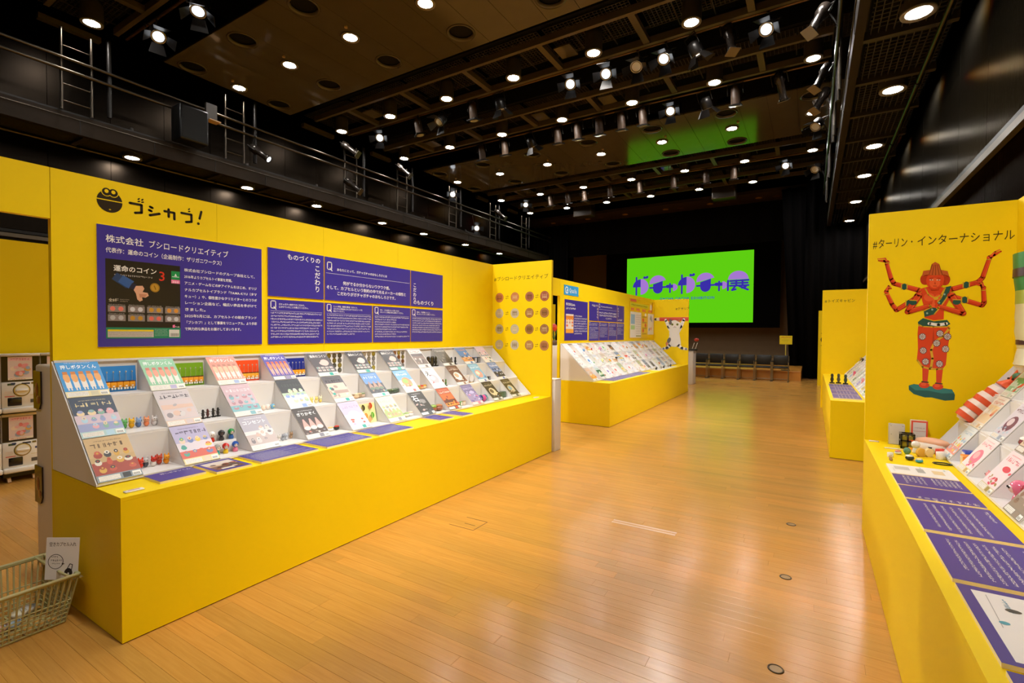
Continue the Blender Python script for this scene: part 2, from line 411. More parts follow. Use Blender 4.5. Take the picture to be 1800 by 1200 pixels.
# soffit over the stage front
sf = thing('stage_soffit', 'brown soffit above the stage front with a row of small lamps', 'soffit', (XC, 22.1, LZ))
MB().box((-6.95, -.75, 0), (6.95, .75, .12)).obj('soffit_board', noisemat('soffit_brown', '2a1c10', '33231a', 3, .5), sf)
for i in range(7):
    MB('a0702c').cyl((CX[i]-XC, 0, -.02), (CX[i]-XC, 0, 0), .12, n=14).obj('lamp_cover', 'satin', sf)
    MB('4a3018').cyl((CX[i]-XC+.62, .06, -.015), (CX[i]-XC+.62, .06, 0), .14, n=14).obj('vent_ring', 'satin', sf)

# downlights
LENS = emat('downlight_glow', (1, .965, .91), DOWNLIGHT)
def lamp_master(pend):
    t = thing('pendant_downlight' if pend else 'recessed_downlight', '', 'downlight')
    b = MB('8a8276'); b.lathe([(.12, 0), (.165, -.012), (.172, .01), (.13, .02)], 24).obj('trim_ring', 'satin', t)
    d = MB().cyl((0, 0, .002), (0, 0, .012), .12, n=20).obj('lens', LENS, t)
    if pend:
        MB('201c19').lathe([(.17, .01), (.17, .3), (.15, .42), (.05, .425), (.09, .428), (.09, .445), (.03, .45), (.03, .62)], 20).obj('housing', noisemat('lamp_can_grey', '3a3430', '443d38', 20, .5), t)
    return t
PEND, RECE = lamp_master(True), lamp_master(False); used = {True: False, False: False}
def downlight(x, y, z, label, group, pend):
    src = PEND if pend else RECE
    o = tree(src) if used[pend] else src; used[pend] = True
    o.location = (x, y, z); o['label'] = label; o['group'] = group
for nm, y, pend, cols in (('added rear bridge', -1.85, True, range(7)), ('nearest bridge', 3.65, True, range(7)), ('near ceiling raft', 6.31, False, range(7)), ('second bridge', 9.14, True, range(7)), ('third bridge', 11.56, True, range(7)), ('far ceiling raft', 14.31, False, range(7)), ('fourth bridge', 17.26, True, range(7)), ('farthest bridge', 19.73, True, range(7))):  # rear row hangs on the added, unseen bridge
    for i in cols:
        downlight(CX[i], y, LZ-.02 if not pend else LZ, f'round {"pendant" if pend else "flush"} downlight on the {nm}, {ORD[i]} from the left', f'downlights on the {nm}', pend)
for sd, x in (('left', -12.15), ('right', .955)):
    for i, y in enumerate((4.63, 7.07, 9.09, 11.6, 13.63, 16.15, 18.72)):
        downlight(x, y, 5.08, f'round downlight under the {sd} catwalk, {ORD[i]} counting towards the stage', f'downlights under the {sd} catwalk', True)

# catwalks along both side walls
for sd, sg in (('left', 1), ('right', -1)):
    wx = XL if sg > 0 else XR; gx = wx+sg*1.02; z0 = 5.09; ye = 10.5 if sg > 0 else 7.35
    t = thing('catwalk', f'dark steel catwalk with pipe handrails along the {sd} wall', 'catwalk', (gx, 12, z0))
    MB('4a4036').box((-.05, -22.9, 0), (.05, ye, .34)).obj('girder', noisemat('girder_paint', '2a221a', '32281f', 10, .55, 0, spec=.12), t)
    MB('5c5042').box((.05*sg, -22.9, .26), (.065*sg, ye, .275)).obj('girder_trim', M_RAIL, t)
    MB('2a2420').box((-.11*sg, -22.9, .34), (.05*sg, ye, .37)).obj('deck_edge', M_DARKM, t)
    for y in range(-13, int(ye/1.2)):
        MB('4a4036').box((.05*sg, y*1.2, 0), (.056*sg, y*1.2+.012, .25)).obj('girder_joint', M_DARKM, t)
    g = MB('2f261e')
    for k in range(11): g.box((-sg*(.12+k*.075), -22.9, .07), (-sg*(.128+k*.075), ye, .1))
    g.obj('deck_bars', M_GRATE, t)
    for k in range(int((ye+21)/1.25)):
        y = -22+k*1.25
        MB('30271f').box((-sg*.05, y-.04, .02), (-sg*.95, y+.04, .12)).obj('deck_joist', M_GRATE, t)
        pn = MB('2f261e')
        for q in range(12): pn.box((-sg*.1, y+.1+q*.09, .09), (-sg*.92, y+.115+q*.09, .115))
        pn.obj('grating', M_GRATE, t)
    MB('0c0b0a').box((-sg*.05, -22.9, .36), (-sg*.95, ye, .39)).obj('deck_cover', M_BLACK, t)
    MB('5a4d3e').cyl((-sg*.8, -22.9, 0), (-sg*.8, ye, 0), .03, n=10).obj('wall_pipe', M_RAIL, t)
    for k in range(int((ye+16)/2.6)+1): MB('2a2420').cyl((-sg*.8, -16+k*2.6, -.005), (-sg*.8, -15.94+k*2.6, -.005), .038, n=10).obj('pipe_collar', M_DARKM, t)
    rx = sg*.15
    for zz in (1.06, 1.27): MB('8a7f70').cyl((rx, -22.9, zz), (rx, ye, zz), .028, n=8).obj('handrail', M_RAIL, t)
    for yy in (-8.67, -5.8, -2.45, -.35, 2.3, 5.0, 7.6):
        for q in (0, .43): MB('8a7f70').cyl((rx-sg*.04, yy+q, .36), (rx-sg*.04, yy+q, 1.8), .024, n=8).obj('ladder_post', M_RAIL, t)
        for zz in (.52, .82, 1.5): MB('8a7f70').cyl((rx-sg*.04, yy, zz), (rx-sg*.04, yy+.43, zz), .012, n=6).obj('ladder_rung', M_RAIL, t)
        MB('4a443c').cyl((rx-sg*.04, yy+.7, .45), (rx-sg*.04, yy+.7, 1.9), .04, n=8).obj('conduit', M_DARKM, t)

# stage, screen, drapes
st = thing('stage', 'low wooden stage platform behind the row of chairs', 'stage', (XC, 18.2, 0))
MB().box((-5.9, 0, 0), (5.3, 9.5, .31)).obj('platform', M_STAGEWOOD, st)
MB().box((-5.9, -.03, .285), (5.33, .05, .318)).obj('nosing', wood('pale_stage_edge', 'c98a44', 'dba05c', .3, 'x'), st)
MB().box((5.3, 0, 0), (5.33, 3, .31)).obj('side_board', M_STAGEWOOD, st)
def drape(name, x0, x1, y, z0, z1, label, wave=.06, k=9, parent=None, slant=0):
    b = MB('080707'); n = int(abs(x1-x0)*k*4)+4; vs = []
    for j, z in enumerate((z0, z1)):
        for s in (0, 1):
            for i in range(n+1):
                a = i/n; x = x0+(x1-x0)*a+(slant*(1-a) if j == 0 else 0)
                vs.append((x, y+wave*math.sin(a*abs(x1-x0)*k*math.pi/1.5)+s*.02, z))
    m = n+1
    b.add(vs, [(i, i+1, 2*m+i+1, 2*m+i) for i in range(n)]+[(m+i, 3*m+i, 3*m+i+1, m+i+1) for i in range(n)]+[(i, m+i, m+i+1, i+1) for i in range(n)]+[(2*m+i, 2*m+i+1, 3*m+i+1, 3*m+i) for i in range(n)], True)
    return tag(b.obj(name, M_CURT), label, 'curtain')
drape('stage_curtain', -.24, 1.44, 19.55, .0, 7.0, 'black velvet drape hanging to the floor right of the stage')
drape('stage_curtain', -1.05, 1.4, 21.2, .33, 6.98, 'black leg curtain right of the projection screen', slant=.35)
drape('stage_curtain', -12.6, -10.6, 22.7, .33, 6.98, 'black leg curtain left of the projection screen')
drape('border_curtain', -12.6, 1.4, 22.95, 5.35, 9.2, 'black border curtain hanging above the projection screen', wave=.04, k=4)
screen = thing('projection_screen', 'large projection screen with purple logo on bright green', 'screen', (-8.74, 26.4, 2.08))
SW, SH = 6.3, 3.52
MB('070707').box((-1.2, .02, -.26), (0, .1, SH+.4)).box((SW, .02, -.26), (SW+1.15, .1, SH+.4)).box((0, .02, -.26), (SW, .1, 0)).box((0, .02, SH), (SW, .1, SH+.4)).obj('masking', M_CURT, screen)
for x in (.6, 3.2, 5.8): MB('101010').cyl((x, .06, SH+.38), (x, .06, ZT-2.06), .015, n=6).obj('hanging_cable', M_BLACK, screen)
p = P(.004)
p.rect(0, 0, SW, SH, '5fcf12')
N_, V_, L_ = '3a2ea8', 'a678d0', 'b06cc0'
def ga(x, s):      # one syllable drawn as half capsules, on a 100-unit grid
    S = lambda a: (x+a[0]*s, 1.53+a[1]*s)
    p.line([S((27, 0)), S((27, 92))], 9*s, N_)
    p.poly([S((50, 40)), S((8, 40))]+[S((50-42*math.cos(math.radians(q)), 40+42*math.sin(math.radians(q)))) for q in range(0, 91, 10)], N_)
    p.ell(*S((50, 42)), 42*s, 42*s, V_, 16, -90, 90)
    p.ell(*S((70, 90)), 7*s, 7*s, N_, 10); p.ell(*S((84, 92)), 7*s, 7*s, N_, 10); p.line([S((70, 88)), S((84, 88))], 8*s, N_)
def cha(x, s):
    S = lambda a: (x+a[0]*s, 1.53+a[1]*s)
    p.line([S((6, 34)), S((88, 36))], 9*s, N_)
    p.poly([S((22, 52)), S((72, 68)), S((72, 28))]+[S((47+25*math.cos(math.radians(q)), 28+25*math.sin(math.radians(q)))) for q in range(-20, -181, -20)], N_)
    p.poly([S((4, 52))]+[S((47+43*math.cos(math.radians(q)), 58+40*math.sin(math.radians(q)))) for q in range(180, 14, -12)]+[S((88, 72))], V_)
def ya(x, s):
    S = lambda a: (x+a[0]*s, 1.53+a[1]*s)
    p.line([S((22, 8)), S((22, 54))], 9*s, N_); p.line([S((8, 40)), S((36, 40))], 18*s, N_)
    p.ell(*S((38, 34)), 24*s, 20*s, V_, 12, -90, 90)
q = .0102
ga(.26, q); cha(1.22, q); ya(2.12, q*.95); ga(2.66, q); cha(3.62, q); ya(4.53, q*.95)
q = .0094; S = lambda a: (5.1+a[0]*q, 1.58+a[1]*q)
p.poly([S((6, 58)), S((104, 58))]+[S((55+49*math.cos(math.radians(w_)), 58+44*math.sin(math.radians(w_)))) for w_ in range(0, 181, 12)], V_)
for seg in ([(6, 52), (6, 2)], [(16, 50), (104, 52)], [(22, 38), (100, 38)], [(16, 25), (104, 25)], [(46, 52), (46, 25)], [(76, 52), (76, 25)], [(44, 25), (26, 2), (44, 6)], [(60, 22), (80, 12), (102, 2)], [(74, 12), (92, 18)]):
    p.line([S(a) for a in seg], 10*q, N_)
p.fit('GACHA GACHA EXHIBITION', 1.81, 4.54, 1.2, .19, '3a3ab0', 1.0)
o = p.put(screen, 'projected_picture', 'glow'); o.rotation_euler = (math.pi/2, 0, 0); o.location = (0, 0, 0)
MB('101010').box((0, .012, 0), (SW, .06, SH)).obj('screen_sheet', 'matte', screen)

# chairs in front of the stage
def chair_master():
    t = thing('stacking_chair', '', 'chair')
    MB('1c1712').rbox((-.21, -.23, .41), (.21, .19, .47), .015).obj('seat', 'satin', t)
    MB('1a1510').rbox((-.21, .19, .5), (.21, .225, .82), .012).obj('backrest', 'satin', t)
    for s in (-1, 1):
        MB('a89c84').cyl((s*.224, -.2, .012), (s*.224, -.2, .62), .011, n=8).obj('front_leg', 'metal', t)
        MB('a89c84').cyl((s*.224, .2, .012), (s*.224, .21, .8), .011, n=8).obj('rear_leg', 'metal', t)
        MB('a89c84').cyl((s*.224, -.25, .012), (s*.224, .25, .012), .012, n=8).obj('floor_runner', 'metal', t)
        MB('14110f').rbox((s*.224-.02, -.21, .615), (s*.224+.02, .18, .64), .008).obj('armrest', 'satin', t)
        for yy in (-.23, .23): MB('100e0c').rbox((s*.224-.02, yy-.03, .0), (s*.224+.02, yy+.03, .02), .006).obj('foot', 'satin', t)
    MB('a89c84').cyl((-.224, .18, .05), (.224, .18, .05), .008, n=6).obj('crossbar', 'metal', t)
    return t
ch = chair_master()
for k in range(7):
    o = ch if k == 0 else tree(ch)
    o.location = (-.83-.488*k, 17.88, 0)
    o['label'] = f'black padded armchair before the stage, {ORD[k]} from the right end of the row' if k else 'black padded armchair at the right end of the row before the stage'; o['group'] = 'chairs before the stage'
sg_ = thing('sign_stand', 'small yellow notice board on a pole behind the chairs', 'sign', (-.72, 18.55, .31))
MB('c8b450').cyl((0, 0, .02), (0, 0, .86), .016, n=8).obj('pole', 'satin', sg_)
MB('30291c').lathe([(.001, .025), (.13, .02), (.14, 0)], 16).obj('base', 'metal', sg_)
MB('d8c000').box((-.185, -.01, .86), (.185, .004, 1.145)).obj('sign_board', 'satin', sg_)
p = P(.001); p.rect(-.183, .862, .183, 1.143, 'e6cc00'); p.mush(-.14, .14, 1.07, .042, 'c03018', seed=3); p.mush(-.12, .1, 1.0, .012, '807020', seed=4); p.mush(-.12, .06, .97, .012, '807020', seed=5)
o = p.put(sg_); o.rotation_euler = (math.pi/2, 0, 0); o.location = (0, -.0105, 0)
pl = thing('white_plinth', 'tall white plinth beyond the far end of the left booths', 'plinth', (-3.13, 15.3, 0))
MB('d8d4d0').rbox((-.3, -.22, 0), (.16, .22, .98), .006).obj('plinth_body', 'satin', pl)
MB('b8b4b0').box((-.31, -.23, .98), (.17, .23, .99)).obj('plinth_top', 'satin', pl)
tk = thing('utensil_display', 'red and white paddle display standing on the tall white plinth', 'display', (-2.98, 15.3, .99))
MB('241a14').rbox((-.16, -.08, 0), (.08, .08, .06), .01).obj('base', 'satin', tk)
for i in range(2): MB('e8e4dc').bar((-.06+i*.09, 0, .05), (0+i*.09, 0, .24), .025, .012).obj('paddle', 'satin', tk)
MB('b03020').sph((.06, 0, .33), (.07, .03, .05)).obj('paddle_head', 'satin', tk)

# ------------------------------------------------------------------ exhibition booths
M_YEL = noisemat('yellow_booth_paint', YEL1, YEL2, 2.5, .5, 0, (1, 1, 1), .012, .22)
PUR, CRM = '3c2f92', 'f2e2bc'
def partition(label, a, b, seams=(), jamb=None):
    t = thing('partition_wall', label, 'partition', ((a[0]+b[0])/2, (a[1]+b[1])/2, 0)); c = t.location
    ys = [a[1], *seams, b[1]] if abs(b[1]-a[1]) > abs(b[0]-a[0]) else None
    if ys:
        for i, (p, q) in enumerate(zip(ys, ys[1:])):
            MB().box((a[0]-c.x, p-c.y+.0008, a[2]), (b[0]-c.x, q-c.y-.0008, b[2])).obj('wall_panel', M_YEL, t)
    else: MB().box((a[0]-c.x, a[1]-c.y, a[2]), (b[0]-c.x, b[1]-c.y, b[2])).obj('wall_panel', M_YEL, t)
    return t
def counter(label, x0, x1, y0, y1, fx, h=.7):
    """yellow counter; fx = the x of its front"""
    t = thing('display_counter', label, 'counter', ((x0+x1)/2, (y0+y1)/2, 0)); c = t.location; s = 1 if fx > c.x else -1
    F = fx-c.x; B = (x0 if s > 0 else x1)-c.x; Y0, Y1 = y0-c.y, y1-c.y
    MB().box((F-s*.018, Y0, .006), (F, Y1, h-.018)).obj('front_panel', M_YEL, t)
    for k, yy in ((1, Y0), (-1, Y1)): MB().box((B, yy, .006), (F-s*.0185, yy+k*.018, h-.018)).obj('end_panel', M_YEL, t)
    MB().box((B, Y0, h-.0175), (F, Y1, h)).obj('counter_top', M_YEL, t)
    MB('181008').box((B, Y0+.02, 0), (F-s*.02, Y1-.02, .006)).obj('plinth_strip', 'matte', t)
    return t
def stepped_stand(label, xf, d, y0, y1, td, cols, cw, z0=.7, rise=.2, n=3, wedge=True):
    """white stepped display; xf = x of its front edge, d = x direction to the wall, td = tread depth"""
    t = thing('display_stand', label, 'display stand', (xf, y0, z0)); L = y1-y0; W_ = 'e8e4e1'
    for i in range(n):
        MB(W_).box((d*td*i, 0, rise*i), (d*td*(i+1), L, rise*i+.012)).obj('tread', 'satin', t)
        MB(W_).box((d*(td*(i+1)-.006), 0, rise*i+.0125), (d*td*(i+1), L, rise*(i+1)-.0005)).obj('riser', 'satin', t)
    MB(W_).box((d*td*(n-.1), 0, rise*n), (d*td*n, L, rise*n+.012)).obj('back_strip', 'satin', t)
    prof = [(0, 0)]+[q for i in range(n) for q in ((d*td*i, rise*i+.012), (d*td*(i+1), rise*(i+1)))]+[(d*td*n, 0)]
    for yy in (-.006, L): MB(W_).prism([(0, 0), (0, .01), (d*td*n, rise*n+.008), (d*td*n, 0)] if yy < 0 else prof, yy, yy+.005, 'y').obj('side_panel', 'satin', t)
    if wedge:
        me = MB(W_); me.prism([(0, .0125), (d*(td-.0065), rise-.001), (d*(td-.0065), .0125)], 0, cw, 'y'); me = me.data('card_wedge'); me.materials.append(cmat('satin'))
        for i in range(n):
            for y in cols: link('card_wedge', me, t, (d*td*i, y-y0, rise*i))
    return t
def art(p, kind, x0, y0, x1, y1, pal, seed):
    R = random.Random(seed); w, h = x1-x0, y1-y0; C = lambda: R.choice(pal)
    if kind == 'figs':
        n = 5
        for i in range(n):
            cx = x0+w*(i+.5)/n; p.rect(cx-w*.07, y0+h*.12, cx+w*.07, y0+h*.5, pal[1]); p.ell(cx, y0+h*.62, w*.085, h*.24, pal[0], 10); p.rect(cx-w*.06, y0+h*.78, cx+w*.06, y0+h*.92, pal[2])
            p.rect(cx-w*.055, y0, cx-w*.02, y0+h*.14, pal[1]); p.rect(cx+w*.02, y0, cx+w*.055, y0+h*.14, pal[1])
    elif kind == 'coins':
        p.ell(x0+w*.66, y0+h*.66, w*.24, h*.24, pal[0], 12, rot=20); p.ell(x0+w*.5, y0+h*.58, w*.16, h*.12, pal[0], 10, rot=-30)
        for i in range(4):
            for j in range(2):
                X, Y = x0+w*(.05+.24*i), y0+h*(.02+.19*j); p.rect(X, Y, X+w*.2, Y+h*.15, 'b0a8a4')
                p.ell(X+w*.06, Y+h*.075, w*.035, h*.05, C(), 8); p.ell(X+w*.14, Y+h*.075, w*.035, h*.05, C(), 8)
    elif kind == 'stones':
        for i in range(16): p.ell(x0+w*R.random(), y0+h*R.random()*.9, w*R.uniform(.05, .12), h*R.uniform(.04, .08), C(), 9, rot=R.uniform(-30, 30))
        p.ell(x0+w*.62, y0+h*.78, w*.26, h*.13, pal[0], 12)
    elif kind == 'big':
        p.ell(x0+w*.5, y0+h*.5, w*.36, h*.4, pal[0], 16); p.ell(x0+w*.42, y0+h*.58, w*.2, h*.2, pal[1], 12)
        for i in range(8): p.ell(x0+w*R.random(), y0+h*R.random()*.35, w*.07, h*.06, C(), 8)
    elif kind == 'rows':
        p.rect(x0-w*.06, y0-h*.06, x1+w*.06, y0+h*R.uniform(.25, .5), C())
        for j in range(3):
            for i in range(4):
                if R.random() < .9:
                    cx, cy, rx, ry = x0+w*(.13+.25*i+R.uniform(-.03, .03)), y0+h*(.14+.31*j), w*R.uniform(.07, .115), h*R.uniform(.08, .13)
                    p.ell(cx, cy, rx, ry, C(), 9); p.ell(cx, cy+ry*.8, rx*.7, ry*.65, C(), 8); p.ell(cx, cy+ry*.75, rx*.3, ry*.3, C(), 6)
    elif kind == 'photo':
        for j in range(4): p.poly([(x0, y0+h*j/4), (x1, y0+h*(j/4+R.uniform(-.05, .05) if j else 0)), (x1, y0+h*min(1, (j+1)/4+.03)), (x0, y0+h*min(1, (j+1)/4))], C())
        for i in range(9): p.ell(x0+w*R.uniform(.1, .9), y0+h*R.uniform(.1, .8), w*R.uniform(.06, .14), h*R.uniform(.05, .14), C(), 9, rot=R.uniform(0, 90))
    elif kind == 'cone':
        for i in range(3):
            cx = x0+w*(.2+.3*i); p.poly([(cx-w*.16, y0+h*.3), (cx+w*.16, y0+h*.3), (cx+w*.03, y0+h*.85), (cx-w*.03, y0+h*.85)], pal[0]); p.ell(cx, y0+h*.3, w*.15, h*.12, pal[1], 10)
        for i in range(6): p.ell(x0+w*R.random(), y0+h*R.uniform(0, .16), w*.06, h*.05, C(), 8)
def clampxy(p, w, h):
    for i, v in enumerate(p.m.v): p.m.v[i] = (min(max(v[0], .0004), w-.0004), min(max(v[1], .0004), h-.0004), v[2])
def card(mtx, w, h, bg, title, tcol, kind, pal, foot, label, seed, group, bg2=None):
    o = board('display_card', w, h, mtx, label, 'card', 'f0ece4', .003, group)
    p = P(.00025); p.rect(0, 0, w, h, bg)
    if bg2: p.rect(0, h*.55, w, h, bg2)
    art(p, kind, w*.05, h*.18, w*.95, h*.72, pal, seed)
    if title and len(title) == 1: p.text(title, w*.08, h*.62, w*.4, tcol, 1.3)
    elif title: p.fit(title, w*.08, w*.92, h*.76, w*.17 if len(title) > 4 else w*.2, tcol, 1.3)
    else: p.mush(w*.1, w*.9, h*.76, h*.1, tcol, .95, seed=seed)
    p.mush(w*.2, w*.8, h*.9, h*.025, tcol, seed=seed+1)
    p.rect(0, 0, w, h*.15, foot); p.rect(w*.04, h*.025, w*.5, h*.125, 'f4f0e8')
    for j in range(3): p.mush(w*.06, w*.48, h*(.035+.03*j), h*.016, 'a89888', seed=seed+j+5)
    p.rect(w*.56, h*.02, w*.74, h*.13, pal[-1]); p.rect(w*.78, h*.025, w*.97, h*.125, 'f8f6f0')
    for j in range(6): p.rect(w*(.8+.025*j), h*.035, w*(.8+.025*j+.012), h*.085, '404040')
    clampxy(p, w, h); p.put(o)
    return o
# ---- little toys
def toy(kind, loc, s, cols, label, group, rz=0, name=None):
    c = list(cols)+[cols[-1]]*4
    if kind == 'coin':
        o = MB(c[0]).cyl((0, 0, 0), (.004, 0, 0), s/2, n=12).obj('toy_coin', 'metal'); o.location = loc
        MB(c[1]).cyl((.004, 0, 0), (.0046, 0, 0), s*.33, n=10).obj('coin_relief', 'metal', o)
        return tag(o, label, 'coin', group)
    t = thing(name or {'doll': 'toy_figure', 'animal': 'toy_animal', 'lump': 'toy_food', 'egg': 'toy_egg', 'stand': 'toy_statuette', 'block': 'toy_box', 'key': 'push_button_keychain', 'leaf': 'toy_leaf', 'drum': 'toy_drum'}[kind], label, 'toy', loc, group, (0, 0, rz))
    if kind == 'doll':
        MB(c[1]).lathe([(.001, 0), (.2*s, 0), (.24*s, .12*s), (.16*s, .38*s), (.08*s, .46*s)], 10).obj('body', 'gloss', t)
        MB(c[0]).sph((0, 0, .68*s), (.29*s, .3*s, .3*s)).obj('head', 'gloss', t)
        MB(c[2]).sph((.12*s, 0, .64*s), (.2*s, .2*s, .2*s), 8, 5).obj('face', 'gloss', t)
        MB('151210').sph((.315*s, -.08*s, .68*s), (.03*s, .035*s, .05*s), 6, 4).sph((.315*s, .08*s, .68*s), (.03*s, .035*s, .05*s), 6, 4).obj('eyes', 'gloss', t)
    elif kind == 'animal':
        MB(c[0]).sph((0, 0, .3*s), (.34*s, .24*s, .3*s)).obj('body', 'gloss', t)
        MB(c[1]).sph((.14*s, 0, .66*s), (.24*s, .26*s, .24*s)).obj('head', 'gloss', t)
        for k in (-1, 1): MB(c[1]).sph((.1*s, k*.16*s, .9*s), (.06*s, .07*s, .16*s), 6, 4).obj('ear', 'gloss', t)
        MB('151210').sph((.36*s, -.09*s, .7*s), (.03*s, .035*s, .04*s), 6, 4).sph((.36*s, .09*s, .7*s), (.03*s, .035*s, .04*s), 6, 4).obj('eyes', 'gloss', t)
    elif kind == 'lump':
        MB(c[0]).sph((0, 0, .24*s), (.36*s, .46*s, .24*s), 10, 6).obj('base', 'gloss', t)
        MB(c[1]).sph((.02*s, .03*s, .45*s), (.3*s, .38*s, .14*s), 9, 5).obj('topping', 'gloss', t)
    elif kind == 'egg':
        MB(c[0]).sph((0, 0, .4*s), (.34*s, .36*s, .4*s)).obj('shell', 'gloss', t)
        MB(c[1]).sph((.12*s, .06*s, .42*s), (.26*s, .2*s, .2*s), 8, 5).obj('patch', 'gloss', t)
    elif kind == 'stand':
        MB(c[1]).rbox((-.22*s, -.2*s, 0), (.22*s, .2*s, .12*s), .02*s, 1).obj('base', 'gloss', t)
        MB(c[0]).lathe([(.08*s, .12*s), (.16*s, .4*s), (.1*s, .66*s), (.13*s, .78*s), (.1*s, .95*s), (.001, 1.0*s)], 8).obj('statuette_body', 'gloss', t)
        MB(c[2]).bar((0, -.24*s, .6*s), (0, .24*s, .7*s), .06*s, .06*s).obj('arms', 'gloss', t)
    elif kind == 'block':
        MB(c[0]).rbox((-.2*s, -.3*s, 0), (.2*s, .3*s, .62*s), .03*s, 1).obj('box_body', 'satin', t)
        MB(c[1]).box((.2*s, -.24*s, .08*s), (.206*s, .24*s, .54*s)).obj('label_patch', 'satin', t)
    elif kind == 'drum':
        MB(c[0]).cyl((-.12*s, 0, .42*s), (.12*s, 0, .42*s), .4*s, n=16).obj('shell', 'gloss', t)
        MB(c[1]).cyl((.12*s, 0, .42*s), (.128*s, 0, .42*s), .33*s, n=16).obj('skin', 'gloss', t)
        MB(c[2]).box((-.14*s, -.34*s, 0), (.14*s, .34*s, .05*s)).obj('stand', 'gloss', t)
    elif kind == 'key':
        MB(c[0]).rbox((-.1*s, -.17*s, .14*s), (.1*s, .17*s, .5*s), .03*s, 1).obj('button_body', 'gloss', t)
        MB(c[1]).rbox((-.1*s, -.17*s, .5*s), (.1*s, .17*s, .56*s), .02*s, 1).obj('button_cap', 'gloss', t)
        MB(c[2]).box((-.05*s, -.12*s, 0), (.07*s, -.03*s, .16*s)).box((-.05*s, .03*s, 0), (.07*s, .12*s, .16*s)).box((.1*s, -.06*s, .2*s), (.106*s, .06*s, .26*s)).obj('legs', 'gloss', t)
        MB('c8c4bc').tube([(0, 0, .56*s), (0, .01*s, .8*s), (0, 0, 1.1*s)], .012*s, 5).obj('ball_chain', 'metal', t)
        MB('d0ccc4').sph((0, 0, 1.16*s), (.05*s, .05*s, .07*s), 8, 5).obj('ring', 'metal', t)
    elif kind == 'leaf':
        pts = [(.5*s*math.sin(a)*(.55+.45*math.cos(a*.5)), .5*s-.5*s*math.cos(a)) for a in [2*math.pi*i/12 for i in range(12)]]
        MB(c[0]).prism(pts, 0, .004, 'x').obj('blade', 'gloss', t)
        MB(c[1]).bar((.005, 0, 0), (.005, 0, s*.8), .003, .002, (1, 0, 0)).obj('midrib', 'gloss', t)
    return t

# ================= left booth, nearest
X1W, X1F = -3.65, -2.76
partition('long yellow partition behind the nearest left counter, with black logo', (X1W-.045, 1.0, 0), (X1W, 5.46, 2.4), (1.9, 2.8, 3.7, 4.6))
partition('yellow header beam over the doorway left of the black logo', (X1W-.045, -2.2, 2.115), (X1W, .999, 2.4))
partition('yellow end partition printed with sixteen coins', (X1W-.045, 5.4605, 0), (X1F-.01, 5.5, 2.4))
counter('long yellow counter in front of the black logo partition', X1W+.001, X1F, .99, 5.459, X1F)
def vinyl(name, label, cat, mtx, draw, dz=.0003):
    o = thing(name, label, cat); o.matrix_world = mtx
    for part, fn in (draw if isinstance(draw, list) else [('printed_mark', draw)]):
        p = P(dz); fn(p); p.m.obj(part, 'print', o)
    return o
WL = lambda y, z, x=X1W+.0003: frame((x, y, z), (0, 1, 0), (0, 0, 1))
K, Y, W = '2a1d08', YEL1, .0155
def logo1(p):
    p.ell(.0645, .0675, .0645, .0675, K, 28)
    p.poly([(-.001, .07), (.131, .07), (.131, .076), (-.001, .076)], Y)
    for cx in (.049, .083): p.ell(cx, .122, .0265, .0275, Y, 16)
    for cx in (.049, .083): p.ell(cx, .122, .0225, .0235, K, 16)
    for cx in (.049, .083): p.ell(cx, .126, .0105, .0115, Y, 12)
    p.line([(.06, .0185), (.07, .0185)], .003, Y); p.line([(.065, .0155), (.065, .0215)], .003, Y)
def bu(p, x, s=1, dots=2):
    if 1:
        p.line([(x, .082), (x+.062*s, .082), (x+.062*s, .034), (x+.028*s, .026)], W, K)
        for i in range(dots): p.line([(x+(.044+.02*i)*s, .1), (x+(.052+.02*i)*s, .103)], .008, K); p.line([(x+(.044+.02*i)*s, .114), (x+(.05+.02*i)*s, .12)], .008, K)
LG = [('emblem', logo1), ('letter', lambda p: bu(p, .168)), ('letter', lambda p: (p.line([(.278, .082), (.29, .078)], W, K), p.line([(.272, .06), (.284, .056)], W, K), p.line([(.276, .028), (.33, .048)], W, K))),
      ('letter', lambda p: (p.line([(.36, .072), (.418, .072), (.418, .03)], W, K), p.line([(.384, .088), (.384, .04)], W, K))), ('letter', lambda p: bu(p, .462, 1, 1)),
      ('letter', lambda p: (p.line([(.588, .116), (.576, .066)], W, K), p.ell(.568, .03, .0095, .0095, K, 10)))]
vinyl('booth_logo', 'black capsule face logo with katakana lettering on yellow wall', 'logo', WL(1.208, 2.205), LG)
PX0 = X1W+.008
# company panel
o = board('info_panel', 1.025, .735, WL(1.204, 1.39, PX0), 'large purple company panel with a dark coin poster printed on it', 'panel', CRM)
p = P(); W_ = 'f6f2ea'; p.rect(0, 0, 1.025, .735, PUR)
p.fit('株式会社', .042, .24, .638, .05, W_, .8); p.fit('ブシロードクリエイティブ', .265, .772, .636, .052, W_, .3)
p.fit('代表作：運命のコイン（企画制作：ザリガニワークス）', .042, .742, .575, .034, W_, .9)
body = ['株式会社ブシロードのグループ会社として、', '2016年よりカプセルトイ事業を展開。', 'アニメ・ゲームなどのIPアイテムをはじめ、オリジ', 'ナルカプセルトイブランド「TAMA-KYU（タマ', 'キュー）」や、個性豊かなクリエイターとのコラボ', 'レーション企画など、幅広い商品を手がけて', 'きました。', '2025年5月には、カプセルトイの総合ブランド', '「ブシカプ！」として事業をリニューアル。より多彩', 'で魅力的な商品をお届けしてまいります。']
ends = [.985, .81, .985, .985, .985, .985, .63, .985, .985, .875]
for i, (t_, e_) in enumerate(zip(body, ends)): p.fit(t_, .475, e_, .505-.0445*i, .0235, W_, .8)
px0, py0, pw, ph = .04, .05, .41, .485
p.rect(px0, py0, px0+pw, py0+ph, '1a1512'); G = lambda x, y: (px0+(x-40)/1030*pw, py0+ph*(1-(y-60)/1100))
